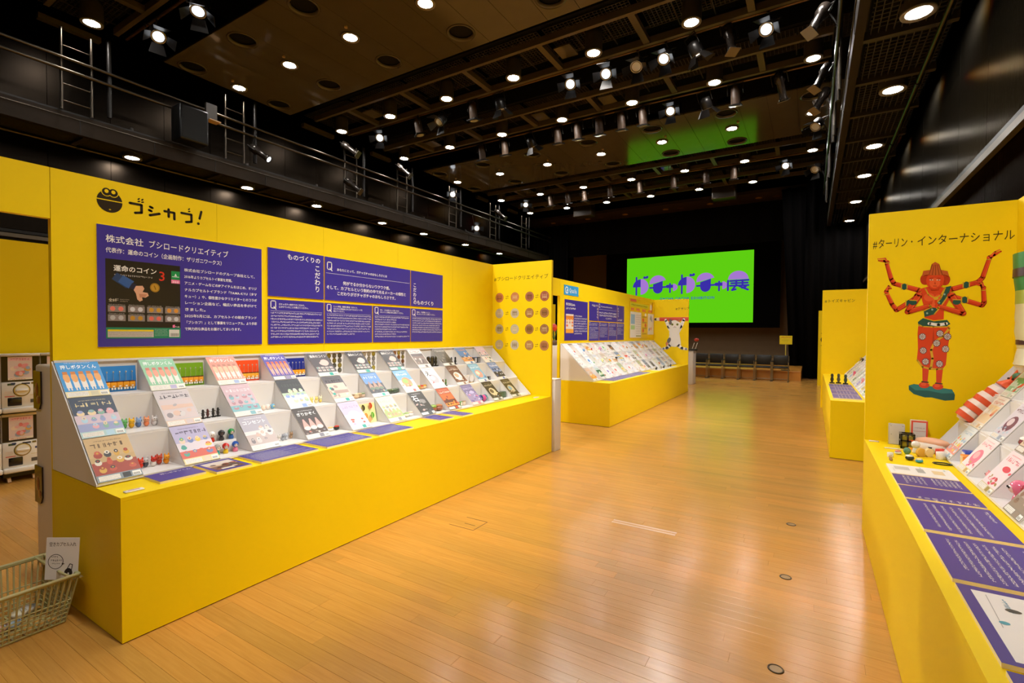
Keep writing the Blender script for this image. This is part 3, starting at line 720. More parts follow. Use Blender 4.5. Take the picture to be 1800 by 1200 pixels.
p.fit('運命のコイン', *[G(140, 0)[0], G(725, 0)[0]], G(0, 215)[1], .04, W_, 1.2); p.text('3', G(745, 0)[0], G(0, 305)[1], .085, 'd83020', .6)
p.mush(G(150, 0)[0], G(650, 0)[0], G(0, 285)[1], .011, 'd8d0c8', seed=2)
for (a, b_, c_) in (((150, 290), (340, 400), '24406c'), ((230, 320), (370, 400), '2f5a9a')): p.line([G(*a), G(*b_)], .05, c_, .055, False)
p.poly([G(380, 370), G(440, 390), G(400, 470), G(340, 440)], '1c2040')
p.poly([G(430, 410), G(520, 400), G(545, 440), G(520, 490), G(590, 500), G(605, 540), G(560, 570), G(510, 565), G(520, 610), G(480, 630), G(445, 600), G(430, 520), G(400, 470)], 'e0a888')
p.poly([G(470, 520), G(580, 520), G(560, 560), G(480, 575)], 'c88868'); p.ell(*G(695, 415), .028, .03, '9a7018', 18); p.ell(*G(695, 415), .022, .024, 'c09030', 16); p.line([G(685, 390), G(705, 440)], .006, '8a6414')
p.fit('全8種', G(75, 0)[0], G(205, 0)[0], G(0, 645)[1], .022, 'd8d0c0', .6); p.mush(G(220, 0)[0], G(335, 0)[0], G(0, 620)[1], .006, 'b0a8a0', seed=8); p.mush(G(220, 0)[0], G(320, 0)[0], G(0, 645)[1], .006, 'b0a8a0', seed=9)
cc = ['e87868', 'd0ccd0', 'c8922c', 'd89038', 'b8b4b4', 'c08a28', 'e06858', 'c8c4c4']
for k in range(8):
    X, Y = 65+258*(k % 4), 700+125*(k//4); p.poly([G(X, Y), G(X+225, Y), G(X+225, Y+90), G(X, Y+90)], '8a7e7a')
    p.mush(G(X+10, 0)[0], G(X+210, 0)[0], G(0, Y-6)[1], .006, 'c8c0b8', seed=20+k)
    for dx in (60, 165): p.ell(*G(X+dx, Y+45), .0135, .0145, cc[k], 12)
p.poly([G(40, 1005), G(1070, 1005), G(1070, 1160), G(40, 1160)], '10805c'); p.poly([G(60, 1035), G(670, 1035), G(670, 1060), G(60, 1060)], 'e8c818'); p.poly([G(60, 1062), G(670, 1062), G(670, 1142), G(60, 1142)], 'c8bcb0')
for j in range(3): p.mush(G(70, 0)[0], G(650, 0)[0], G(0, 1085+24*j)[1], .006, '807468', seed=30+j)
for j in range(6): p.mush(G(685, 0)[0], G(870, 0)[0], G(0, 1035+18*j)[1], .004, 'c8dcc8', seed=40+j)
p.poly([G(895, 1030), G(1050, 1030), G(1050, 1140), G(895, 1140)], 'd8d4c8')
for j in range(9): p.poly([G(920+14*j, 1085), G(927+14*j, 1085), G(927+14*j, 1130), G(920+14*j, 1130)], '504840')
p.poly([G(935, 145), G(1065, 145), G(1065, 270), G(935, 270)], '18904c'); p.poly([G(980, 220), G(1000, 180), G(1022, 220)], 'e8f0e8'); p.line([G(950, 230), G(1050, 230)], .004, 'e8f0e8'); p.poly([G(935, 275), G(1065, 275), G(1065, 330), G(935, 330)], 'f080a8'); p.fit('300', G(950, 0)[0], G(1050, 0)[0], G(0, 322)[1], .018, 'fff4f8', .5)
p.poly([G(950, 960), G(985, 955), G(985, 1000), G(950, 1000)], 'f070a0'); p.mush(G(990, 0)[0], G(1045, 0)[0], G(0, 998)[1], .01, 'e8e0d8', seed=50)
p.put(o)
def qpanel(y0, y1, z0, z1, label, draw):
    o = board('info_panel', y1-y0, z1-z0, WL(y0, z0, PX0), label, 'panel', 'd0a020'); p = P(); p.rect(0, 0, y1-y0, z1-z0, PUR); draw(p, y1-y0, z1-z0); p.put(o)
def Q(p, x, y, s):
    pts = [(x+s*.12, y+s), (x+s*.55, y+s), (x+s*.64, y+s*.9), (x+s*.64, y+s*.22), (x+s*.55, y+s*.12), (x+s*.12, y+s*.12), (x+s*.02, y+s*.22), (x+s*.02, y+s*.9), (x+s*.12, y+s)]
    p.line(pts, s*.11, W_); p.line([(x+s*.4, y+s*.3), (x+s*.7, y-s*.02)], s*.11, W_)
def q1(p, w, h):
    p.fit('ものづくりの', .165, .482, .31, .05, W_, .8); p.text('こだわり', .451, .292, .058, W_, .8, vert=True)
def q2(p, w, h):
    Q(p, .025, .262, .072); p.fit('あなたにとって、ガチャガチャのおもしろさとは', .127, .735, .268, .027, W_, .8); p.rect(.012, .236, w-.012, .238, W_)
    for t_, a, b_, y in (('何がでるか分からないワクワク感。', .194, .797, .148), ('そして、カプセルという制約の中で光るメーカーの個性と', .014, 1.006, .1), ('こだわりがガチャガチャのおもしろさです。', .127, .876, .052)): p.fit(t_, a, b_, y, .036, W_, .9)
def q3(p, w, h): p.text('こだわり', .058, .252, .05, W_, .8, vert=True); p.fit('のものづくり', .035, .37, .024, .05, W_, .8)
def q4(lines, n, seed):
    def d(p, w, h):
        Q(p, .022, h-.078, .065); L = len(lines)
        for i, t_ in enumerate(lines): p.fit(t_, .09, .09+min(w-.12, len(t_)*.0165), h-.035-.021*i-(0 if L > 2 else .008), .017, W_, .8)
        p.rect(.02, h-.092, w-.02, h-.0905, W_); p.para(.022, w-.022, h-.1, .0135, .024, n, W_, seed=seed)
    return d
qpanel(2.28, 2.795, 1.77, 2.15, 'purple panel with heading turning down its right edge', q1)
qpanel(2.806, 3.875, 1.77, 2.149, 'wide purple question panel with three large centred lines', q2)
qpanel(3.886, 4.41, 1.77, 2.148, 'purple panel with heading running down its left edge', q3)
qpanel(2.28, 2.795, 1.39, 1.745, 'small purple question panel under the heading with nine text lines', q4(['ガチャガチャ制作でのこだわり、', '心がけていることを教えてください。'], 9, 1))
qpanel(2.806, 3.347, 1.39, 1.745, 'small purple question panel with a three-line question, second in its row', q4(['ヒット商品（発明の商品）をひとつ、', 'またそれが商品化されるまでのエピソードを', '教えてください。'], 8, 2))
qpanel(3.36, 3.875, 1.39, 1.745, 'small purple question panel, third in the lower row', q4(['逆に、これは売れないと思ったのに', '大ヒットした商品があれば教えてください。'], 9, 3))
qpanel(3.886, 4.41, 1.39, 1.745, 'small purple question panel at the far end of the lower row', q4(['最後に、今後展開したいこと', '楽しみにしていることを教えてください。'], 7, 4))
CP = [('heading', lambda p: p.fit('#ブシロードクリエイティブ', .02, .83, .79, .062, '3a2a08', .1))]
def coinprint(i, j):
  def d(p):
    cols = [('b86838', 'c07848', 'a06048', '96483c'), ('b8ac94', 'c0b4a0', '9a6a34', 'a06c3c'), ('b4a47c', 'b8b098', '946830', '8c6038'), ('b8a888', 'c4b8a4', 'a87840', 'b07448')]
    if 1:
        if 1:
            zz, xx = (1.956, 1.747, 1.54, 1.333)[i], (-3.54, -3.302, -3.083, -2.866)[j]
            x, y = xx+3.645, zz-1.39; k = cols[i][j]; p.ell(x, y, .064, .064, k, 20); p.ell(x, y, .054, .054, 'c89868' if j > 1 or i == 0 else 'd0c8b4', 18); p.ell(x, y, .05, .05, k, 18)
            for q in range(4): p.line([(x-.03+.02*q, y-.028), (x-.03+.02*q, y+.028)], .006, 'e0c8a0' if (i+j) % 2 else '5c4028')
            p.line([(x-.03, y+.012*((i+j) % 3-1)), (x+.03, y+.012*((i+j) % 3-1))], .006, 'e0c8a0' if (i+j) % 2 else '5c4028')
        if j % 2 == 0:
            xx = (-3.421, -2.975)[j//2]
            x, y = xx+3.645, zz-1.39
            for s in (1, -1): p.line([(x-.02, y+.011*s), (x+.02, y+.011*s)], .005, '5a4410'); p.line([(x+.02*s, y+.011*s), (x+.008*s, y+.011*s+.01*s)], .005, '5a4410')
  return d
CP += [('printed_coin', coinprint(i, j)) for i in range(4) for j in range(4)]
vinyl('coin_print', 'sixteen printed coins in pairs under a hashtag heading on yellow', 'print', frame((-3.645, 5.4602, 1.39), (1, 0, 0), (0, 0, 1)), CP)

# display stand, cards and toys
CY = [.998+.4*k for k in range(11)]; CWD, CHD = .195, .278; XF = -3.04
stepped_stand('white stepped display stand on the nearest left counter', XF, -1, .997, 5.43, .2, CY, CWD, .705)
TEAL, GRY = '38a89a', '8a8890'
CARDS = [  # row, col: description, bg, title, title colour, art, palette, foot, second bg
 [(0, 'sepia card with five cartoon animals', 'c8a878', None, '6a5238', 'rows', ['c85a40', 'e8e0d0', 'd8a848', 'a84838', '404040'], '8c98a0', 'd0b080'), (1, 'lilac card with round-headed children', 'e0d4dc', None, '5a5068', 'rows', ['d86858', '58a898', 'e8c858', '7888b8', 'e8d0b8'], 'e8d8a0', 'b8b0d0'), (2, 'pale card with grey birds', 'e6dcda', 'コンセント', 'ffffff', 'rows', ['c8b8b4', 'e0b8a8', '8c8488', 'd8d0cc', 'e8e0dc'], 'e8e4e0', 'b4b0bc'), (3, 'dark grey card with pink rice balls', '5a4c48', 'ぎりかぞく', 'ffffff', 'cone', ['e0a8a0', 'e8dcd4', 'd87868', '908078', '8a8890'], 'd8d4d0', '4c4644'), (4, 'lavender card with a white coat', 'dcd0dc', None, 'b0a0c0', 'big', ['eee8f0', 'f4f0f4', 'd86858', 'c8b0d0', TEAL], 'e8e4e0', 'c8bcd4'), (5, 'cream card with vegetable pictures', 'ece0c0', None, 'e0d0a0', 'rows', ['e8c8a0', 'd8a080', 'a8b878', 'c09878', GRY], 'e0dcd4', None), (6, 'black card headed with the character for stone', '2a2624', '石', 'ffffff', 'stones', ['8a8684', '706c6a', 'a89c98', 'c8a8a0', '404848'], '3a4858', None), (7, 'fiery orange card', 'b04824', None, 'f0e0d0', 'photo', ['d86830', '8c3018', 'f0a040', '5c2818', 'c04828'], '504848', None), (8, 'violet card with crystals', '9c90b8', None, 'd8d0e8', 'stones', ['c0b8e0', '7868a8', 'e0d8f0', '585080', 'f08098'], 'f0a0a8', '8078a0'), (9, 'dark olive card with a tea whisk', '38342a', None, 'd0c8b0', 'big', ['d8c8a0', '6a5c40', '504838', '88a0a8', '606860'], '8a8c80', None), (10, 'dark brown card with a pale bowl', '4a4434', None, 'd0c8b0', 'big', ['c8bc9c', '88a8b8', '605440', '383028', '606860'], '8a8c80', None)],
 [(0, 'pastel card with a dark banner', 'd8c4d0', None, 'f0e0b0', 'rows', ['e8b0b8', '90b8a8', 'f0d8b0', 'a0a8d0', 'b8d8e8'], 'b8d4d4', '4c5668'), (1, 'grey card with ink drawings', 'cfc6c8', None, '4c4850', 'photo', ['b8b0b4', 'd8d0d0', '9c9498', 'e0c0b0', 'd8c8c8'], 'e0c8b8', None), (2, 'dusty pink card with glass globes', 'd0b4bc', None, 'f0e0e4', 'rows', ['e8d0d8', 'a88898', 'c09098', 'b8c8d0', '88b8c0'], 'e8dcd8', None), (3, 'pale green card', 'b8ccb0', None, '58605c', 'rows', ['e8d8b8', 'd8c090', 'a8c8a0', 'e0e8d8', '90a8e0'], 'c8d4e0', '4a4c50'), (4, 'peach card with dark corner drawings', 'd8b8a8', None, '303030', 'photo', ['e8c8b8', 'b09890', 'f0e0d8', '606468', TEAL], 'e8e0d8', '686468'), (5, 'blue-topped card with a night scene', '4a4c54', None, 'e0e8f8', 'cone', ['b09080', '708070', '586068', 'd8b098', TEAL], 'e0e0e0', '6a94cc'), (6, 'sky blue card with a dish of food', 'c8d8e8', None, 'ffffff', 'big', ['d89060', '8cb050', 'e0b890', 'd84840', 'c85850'], 'f0ece8', '70a8dc'), (7, 'white card with one brush-drawn character', 'e8e0e0', 'え', '202020', 'big', ['e8b8c0', 'f0e8e8', 'd86868', '807880', 'b8c8e0'], 'd8e4f0', None), (8, 'brown card with a white dumpling', '6c4a3c', None, 'f0e0d0', 'big', ['f0e8e0', 'd8a888', 'a87058', 'c89878', '907060'], 'e8dcd4', None), (9, 'light blue and coral card', '88b8d0', None, 'ffffff', 'big', ['e8a090', 'f0e0c8', '58a0b8', 'd86858', '6870a0'], 'e8e8f0', None), (10, 'blue checked card with dark bottles', '7890c0', None, 'ffffff', 'rows', ['30343c', '4c5464', 'd0d8e8', '282c34', '5068b0'], 'd8dce8', None)],
 [(0, 'sky blue push-button card', '4a9cdc', '押しボタンくん', 'ffffff', 'figs', ['f0b070', 'f4ece4', 'd88848', 'ffffff', 'd8d0b0'], 'ece0b0', None), (1, 'mint green push-button card', '98cca8', '押しボタンくん', 'ffffff', 'figs', ['f0a890', 'f4ece4', 'd88070', 'ffffff', 'c0b8d8'], 'ece8d8', None), (2, 'salmon pink push-button card', 'f0a090', '押しボタンくん', 'ffffff', 'figs', ['f4c8a8', 'f8ece0', 'c89080', 'ffffff', 'a8b8d8'], 'f0e8d8', None), (3, 'violet push-button card', '6058a8', '押しボタンくん', 'ffffff', 'figs', ['f09068', 'e8b0a0', 'd86848', 'ffffff', '9890b0'], '8c8890', None), (4, 'grey coin-toss card', '5c585c', '運命のコイン', 'e8e4e0', 'coins', ['e8c0b8', 'c8c0b8', 'b0a8a0', 'd8d0c8', TEAL], 'd8dcd4', None), (5, 'charcoal coin-toss card', '3e3a3c', '運命のコイン2', 'e8e4e0', 'coins', ['e0c8c0', 'c8c0b8', 'a89888', 'd8d0c8', TEAL], '90a8a0', None), (6, 'black coin-toss card', '2a2424', '運命のコイン3', 'f0e8e0', 'coins', ['e0b0a0', 'c8a090', 'b07050', 'd0c8c0', TEAL], '60988c', None), (7, 'white card with red heading', 'e0d4cc', None, 'c03830', 'photo', ['50403c', '786058', 'd8c8c0', 'a08878', '706058'], 'd8d0c8', None), (8, 'slate card with pale outlines', '58544c', None, 'c8c0b4', 'rows', ['787068', '403c38', '989080', '605850', '504c48'], 'c0b8b0', None), (9, 'blue and orange card', '6088b8', None, 'e8a048', 'rows', ['d89858', '38588c', 'e0d8d0', '506070', '5078b0'], 'd0d8e0', None), (10, 'pink and teal checked card', 'd0b8c0', None, 'e0d0d8', 'rows', ['e89898', '70a0a0', '507858', 'e8e0d8', '6890a8'], 'd8d4d0', None)],
]
ROWN = ['bottom', 'middle', 'top']; EY = Vector((-.2, 0, .2)).normalized()
for rw in range(3):
    for k, desc, bg, ti, tc, kd, pal, ft, b2 in CARDS[rw]:
        m = frame(Vector((XF-.2*rw, CY[k]+.0005, .705+.013+.2*rw))+Vector((.003, 0, .003)), (0, 1, 0), EY)
        card(m, CWD-.001, CHD, bg, ti, tc, kd, pal, ft, f'{desc}, {ORD[k]} in the {ROWN[rw]} row', 100*rw+k, f'cards in the {ROWN[rw]} row of the left stand', b2)
def spot1(rw, k, a, b=.5):   # a across the gap 0..1, b front..back
    return Vector((XF-.2*rw-.03-.13*(.74+.3*b), CY[k]+CWD+.02+(.4-CWD-.04)*a, .705+.2*rw+.0125))
def near(rw, k): return f'beside the {CARDS[rw][k][1].replace("card", "card").split(" with ")[0]}'
# key chains on coloured backing boards
for k, (bgc, nm, b3) in enumerate((('2e8ad8', 'blue', 'f0a028'), ('78a81e', 'green', 'f0a030'), ('f0501e', 'red-orange', 'f0a838'), ('1c2c8c', 'navy', 'f0a028'))):
    x = XF-.4-.188; y0 = CY[k]+CWD+.012
    o = board('backing_board', .18, .155, frame((x+.02, y0, .705+.4+.0125), (0, 1, 0), (-.1, 0, .99)), f'upright {nm} backing board holding five small key chains', 'board', bgc, .003)
    for i in range(5):
        toy('key', (x+.026, y0+.026+.032*i, .705+.4+.025), .092, [b3, '5c2c14', 'f0ece0'], f'orange push-button key chain on the {nm} board, {ORD[i]} from its left', 'push-button key chains', 0)
# coins stuck on the risers
for k, pal in ((4, [('6a6a5c', '88867a'), ('a09040', 'b8a858'), ('807c70', '98948c')]), (5, [('a8a49c', 'c0bcb4'), ('c0b040', 'd0c060'), ('a8a498', 'c4c0b8')]), (6, [('8c5c38', 'a87850'), ('a89848', 'c0b068'), ('908c88', 'a8a4a0')])):
    for i in range(4):
        for j in range(3):
            c_ = pal[(i*2+j+k) % 3]
            toy('coin', (XF-.4-.193, CY[k]+CWD+.045+.058*j-.01*i*0, .705+.4+.172-.044*i), .042, c_, f'toy coin, row {ORD[i]} column {ORD[j]}, beside the {CARDS[2][k][1]}', 'toy coins on the top shelf')
TOYS = [  # row, gap, kind, size, list of (a, b, colours)
 (1, 0, 'animal', .055, [(.16, .8, ('4a9850', '68b468'), 'green'), (.38, .8, ('e8a818', 'f0b828'), 'yellow'), (.58, .7, ('5878b0', '88a8d8'), 'blue'), (.82, .6, ('f08858', 'f8a070'), 'orange'), (1.05, .5, ('e8e4e4', 'f4f0f0'), 'white')]),
 (0, 0, 'animal', .055, [(.15, .7, ('d03018', 'd83c24'), 'red'), (.34, 1, ('50545c', 'c8c4c4'), 'grey'), (.53, .6, ('e8e0d8', 'c83020'), 'white and red'), (.75, 1, ('b83c20', 'c84828'), 'rust'), (.93, .6, ('e8901c', 'f0a028'), 'orange')]),
 (0, 1, 'doll', .062, [(.1, 1, ('e8e4e0', 'c83828', 'f0dcd0'), 'white-capped'), (.45, 1, ('2c2a2a', '403c3c', '584c48'), 'black'), (.82, 1, ('289048', '3868b0', 'f0dcc8'), 'green-helmeted'), (.1, -.5, ('9c9890', '30988c', 'f0dcc8'), 'grey-helmeted'), (.42, -.5, ('c82820', 'e8c028', 'f0dcc8'), 'red-helmeted'), (.8, -.4, ('2858b0', 'e88098', 'f0dcc8'), 'blue-helmeted')]),
 (1, 1, 'stand', .055, [(.05, .1, ('282424', '181414'), 'black'), (.3, .3, ('302c2c', '201c1c'), 'dark grey'), (.5, .5, ('5c3030', '201c1c'), 'maroon'), (.72, .6, ('282420', '181414'), 'charcoal'), (.92, .7, ('34302c', '181414'), 'sooty')]),
 (1, 2, 'egg', .045, [(.08, .3, ('f0e080', '78b858'), 'yellow'), (.4, .4, ('f0d8c8', 'e8b0a0'), 'peach'), (.62, .5, ('f0e8e0', 'e0c8b8'), 'cream'), (.85, .6, ('78b0d0', 'f0d868'), 'blue and yellow')]),
 (0, 2, 'animal', .045, [(.05, .1, ('d8d8dc', 'e4e4e8'), 'white'), (.3, .3, ('e8e4e0', 'd8d0c8'), 'cream'), (.5, .4, ('a8acb4', '989ca4'), 'grey'), (.7, .6, ('d0d4dc', 'c8ccd4'), 'pale blue'), (.95, .8, ('b09070', 'a88460'), 'tan')]),
 (1, 3, 'animal', .05, [(.08, .2, ('f0e098', 'f4e8b0'), 'cream'), (.35, .3, ('f0d060', 'f4dc78'), 'yellow'), (.65, .4, ('f0e0a8', 'f0d870'), 'pale yellow'), (.9, .5, ('f0d468', 'f4ecc8'), 'lemon')]),
 (0, 3, 'lump', .055, [(.1, .1, ('f0ece4', 'e86830'), 'orange-topped'), (.5, .3, ('f0ece4', 'e8c080'), 'amber-topped'), (.88, .5, ('283028', 'c83828'), 'red-topped')]),
 (1, 4, 'lump', .05, [(.1, .1, ('c8a888', '907860'), 'brown'), (.4, .2, ('d8b890', 'e0c8a0'), 'tan'), (.65, .4, ('a88868', 'c8b088'), 'hazel'), (.9, .6, ('d0b8a0', '889870'), 'olive')]),
 (1, 5, 'lump', .05, [(.05, .1, ('3c4c38', '506448'), 'dark green'), (.28, .2, ('445440', '5c7050'), 'moss green'), (.5, .3, ('3c4838', '708058'), 'olive green'), (.72, .4, ('4c5c48', '607058'), 'sage'), (.95, .5, ('485444', '586850'), 'grey-green')]),
 (0, 5, 'lump', .05, [(.1, .3, ('f0ece8', '88b060'), 'green-topped'), (.5, .4, ('e8e0c8', 'a8c080'), 'pale'), (.85, .5, ('f0ece8', 'e8c8b0'), 'white')]),
 (1, 6, 'lump', .05, [(.1, .2, ('e8b890', 'd86838'), 'orange'), (.35, .3, ('c88848', '98b048'), 'green'), (.6, .4, ('e0a870', 'c84838'), 'red'), (.9, .5, ('e8c8a0', 'e0a030'), 'amber')]),
 (0, 6, 'lump', .075, [(.2, .1, ('a06040', '88a848'), 'green-capped'), (.75, .2, ('985c40', 'b87850'), 'brown'), (.4, .8, ('88604c', '7c9848'), 'mossy')]),
 (1, 7, 'stand', .05, [(.2, .2, ('78583c', '405030', '88a048'), 'brown'), (.55, .4, ('588048', '504030', 'c86838'), 'green')]),
 (2, 7, 'stand', .075, [(.1, .1, ('3c3428', '504838', '282420'), 'dark bronze'), (.3, .5, ('28241c', '403c30', '504838'), 'black'), (.5, .2, ('4c4430', '302c24', '383428'), 'olive bronze'), (.75, .6, ('302c24', '282420', '484034'), 'umber'), (.95, .3, ('3c3828', '302c20', '403828'), 'moss bronze')]),
 (1, 8, 'drum', .075, [(.15, .2, ('d8d4d0', 'e8e4e4', 'c8a040'), 'white'), (.55, .6, ('e0dcd8', 'ece8e8', 'c03830'), 'cream'), (.85, .3, ('d0ccc8', 'e4e0e0', 'd0a848'), 'grey')]),
 (2, 8, 'stand', .06, [(.2, .3, ('505458', '70747c', '404448'), 'steel grey'), (.7, .5, ('282828', '404040', '505050'), 'black')]),
 (0, 7, 'block', .05, [(.2, .3, ('c84858', 'e8d8d0'), 'red'), (.55, .4, ('60a058', 'e8e0d0'), 'green'), (.9, .5, ('a87850', 'e8d8c0'), 'brown')]),
 (0, 8, 'egg', .065, [(.1, .2, ('6858a8', '9888d0'), 'violet'), (.4, .5, ('30486c', '5878a0'), 'navy'), (.6, .1, ('d05890', 'e088b0'), 'pink'), (.85, .4, ('40809c', '68a8c0'), 'teal')]),
 (2, 9, 'block', .075, [(.2, .3, ('282c30', '484c54'), 'black'), (.6, .5, ('30508c', 'c8c8c8'), 'blue'), (.9, .2, ('383838', '888888'), 'grey')]),
 (1, 9, 'block', .045, [(.3, .3, ('604838', 'c8b8a0'), 'brown'), (.75, .5, ('303438', '888c90'), 'dark')]),
 (0, 9, 'block', .075, [(.15, .3, ('3c4c38', '586850'), 'dark green'), (.5, .5, ('405444', '607860'), 'bottle green'), (.85, .7, ('485c48', '687c68'), 'sage')]),
]
KN = {'animal': 'animal figure', 'doll': 'helmeted doll', 'stand': 'statuette', 'egg': 'egg-shaped toy', 'lump': 'toy food piece', 'drum': 'toy drum', 'block': 'boxed toy'}
for rw, k, kd, s, its in TOYS:
    for i, (a, b_, c_, nm) in enumerate(its):
        if k >= 4: b_ -= 1
        at = spot1(rw, k, a, b_)
        if kd == 'doll' and b_ == 1: at.z += .075
        toy(kd, at, s*(1.5 if k >= 4 else 1.1), c_, f'{nm} {KN[kd]} right of the {ORD[k]} {ROWN[rw]}-row card on the left stand', f'toys on the {ROWN[rw]} shelf of the left stand', rnd.uniform(-.3, .3))
o = thing('acrylic_riser', 'low white riser carrying three helmeted dolls on the bottom shelf', 'riser', (XF-.19, CY[1]+CWD+.012, .7175))
MB('e8e4e0').rbox((0, 0, 0), (.05, .165, .0735), .003, 1).obj('riser_block', 'gloss', o)
# leaf toys on a pale board
o = board('backing_board', .19, .165, frame((XF-.155, CY[4]+CWD+.008, .7185), (0, 1, 0), (-.22, 0, .975)), 'pale yellow backing board with leaf toys on the bottom shelf', 'board', 'e8e4a0', .003)
for i, (a, b_, c_, nm) in enumerate(((.03, .1, '38301c', 'dark brown'), (.11, .11, 'd84820', 'red'), (.05, .03, 'f0a048', 'orange'), (.12, .03, '58b028', 'green'), (.085, .0, 'f0a870', 'peach'))):
    toy('leaf', (XF-.148-.22*b_, CY[4]+CWD+.02+a, .7225+b_), .055, (c_, 'e8d8a0'), f'{nm} leaf toy on the pale yellow backing board', 'leaf toys')
# purple sheets lying on the counter
def flat(x0, x1, y0, y1, d, label, draw, z=.7, edge=CRM, t=.012):
    """d=+1 reads from the +x side, -1 from the -x side"""
    w_, h_ = y1-y0, x1-x0
    m = frame((x1 if d > 0 else x0, y0 if d > 0 else y1, z+t), (0, d, 0), (-d, 0, 0))
    o = board('caption_board', w_, h_, m, label, 'panel', edge, t); p = P(.0003); draw(p, w_, h_); p.put(o)
def fpara(n, h, seed, head=True):
    def d(p, w_, h_):
        p.rect(0, 0, w_, h_, PUR)
        if head: p.mush(w_*.06, w_*.5, h_*.86, h*1.3, W_, seed=seed)
        p.para(w_*.06, w_*.94, h_*(.8 if head else .92), h, (h_*.72)/n, n, W_, seed=seed)
    return d
def fhead(p, w_, h_): p.rect(0, 0, w_, h_, PUR); p.fit('押しボタンくん', .06, w_-.015, h_-.05, .028, W_, .9)
def fphoto(p, w_, h_):
    p.rect(0, 0, w_, h_, PUR); p.rect(.02, .025, w_-.02, h_-.03, 'c8a888'); p.rect(.02, .025, w_-.02, h_*.45, '6c4838'); p.rect(.02, h_*.6, w_-.02, h_-.03, 'e0d4c8')
    R = random.Random(5)
    for i in range(14): p.ell(R.uniform(.03, w_-.03), R.uniform(.06, h_*.6), .016, .014, R.choice(('8c4830', '402c24', 'c06848', 'e0c8b0')), 8)
    p.rect(.05, .03, w_*.6, .055, 'ece4d8')
flat(-3.03, -2.845, 1.19, 1.415, 1, 'purple title board lying at the near end of the left counter', fhead)
flat(-3.035, -2.785, 1.44, 1.64, 1, 'purple-edged photo board lying on the left counter', fphoto)
flat(-3.035, -2.78, 1.695, 2.09, 1, 'long purple caption board lying third along the left counter', fpara(13, .0075, 11))
flat(-3.035, -2.775, 2.155, 2.55, 1, 'long purple caption board lying fourth along the left counter', fpara(9, .008, 12))
flat(-3.03, -2.775, 2.62, 2.995, 1, 'long purple caption board lying fifth along the left counter', fpara(8, .008, 13))
flat(-3.03, -2.8, 3.37, 3.56, 1, 'small purple caption board lying sixth along the left counter', fpara(3, .012, 14))
flat(-3.03, -2.775, 3.66, 3.83, 1, 'small purple caption board lying farthest along the left counter', fpara(6, .008, 15))
o = thing('price_tag', 'small white tag lying on the near corner of the left counter', 'tag', (-2.83, 1.07, .7))
MB('e8e0dc').rbox((-.016, -.04, 0), (.016, .04, .008), .002, 1).obj('tag_block', 'satin', o); MB('c06870').box((-.004, -.024, .0081), (.004, .024, .0084)).obj('tag_print', 'satin', o)
o = thing('price_tag', 'small white tag lying at the far end of the left counter', 'tag', (-2.86, 5.25, .7))
MB('e8e0dc').rbox((-.016, -.05, 0), (.016, .05, .008), .002, 1).obj('tag_block', 'satin', o)

# ================= left booth, second
X2F, X2W = -2.71, -3.61
partition('yellow partition behind the second left counter, with blue logo', (X2W-.045, 7.43, 0), (X2W, 13.2, 2.4), (8.4, 9.35, 10.3, 11.25, 12.2))
partition('yellow header beam spanning the gap between the two left booths', (X2W-.045, 5.5, 2.115), (X2W, 7.429, 2.4))
partition('yellow end partition with a white cat lifting a pencil', (X2W-.045, 13.2005, 0), (X2F-.01, 13.24, 2.4))
counter('yellow counter of the second left booth', X2W+.001, X2F, 7.41, 13.199, X2F)
WL2 = lambda y, z, o_=.0003: frame((X2W+o_, y, z), (0, 1, 0), (0, 0, 1))
o = board('booth_logo', .6, .17, WL2(7.58, 2.15, .006), 'light blue logo plate at the near end of the second left booth', 'logo', '2c94d4', .005)
p = P(.0008); p.rect(0, 0, .6, .17, '3aa0e0'); p.ell(.1, .085, .062, .062, 'f4f8fc', 20); p.ell(.1, .085, .044, .044, '3aa0e0', 18); p.ell(.125, .06, .034, .036, 'f4f8fc', 14); p.ell(.125, .06, .018, .02, '3aa0e0', 12); p.text('Qualia', .2, .05, .115, 'f0f8fc', .5); p.put(o)
def q2nd(y0, y1, z0, z1, label, draw):
    o = board('info_panel', y1-y0, z1-z0, WL2(y0, z0, .008), label, 'panel', 'd0a020'); p = P(.0008); p.rect(0, 0, y1-y0, z1-z0, PUR); draw(p, y1-y0, z1-z0); p.put(o)
def c2(p, w, h):
    p.text('株式会社Qualia', .05, h-.1, .055, W_, .8); p.mush(.05, .45, h-.17, .04, W_, seed=4)
    p.rect(.05, .13, .37, h-.25, 'e8dcd0'); p.rect(.05, h-.34, .37, h-.28, 'e08838'); p.rect(.05, .13, .37, .2, 'f0a840'); R = random.Random(4)
    for i in range(9): p.ell(.1+.11*(i % 3), .26+.055*(i//3), .035, .022, R.choice(('f09040', 'e86838', 'f0e0d0', 'd0a088')), 8)
    p.para(.4, .97, h-.26, .027, .045, 8, W_, seed=6)
def h1(p, w, h): p.mush(w*.3, w*.95, h-.09, .045, W_, seed=2); [p.mush(w*.86, w*.95, h-.15-.055*i, .04, W_, seed=9+i) for i in range(4)]
def h2(p, w, h):
    Q(p, .03, h-.1, .075); p.mush(.13, w*.7, h-.085, .028, W_, seed=3); p.rect(.02, h-.13, w-.02, h-.127, W_)
    for i, (a, b_) in enumerate(((.03, .97), (.05, .95), (.36, .68))): p.mush(w*a, w*b_, h-.21-.055*i, .038, W_, seed=20+i)
def h3(p, w, h): [p.mush(w*.05, w*.14, h-.09-.055*i, .04, W_, seed=30+i) for i in range(4)]; p.mush(w*.05, w*.7, .03, .045, W_, seed=7)
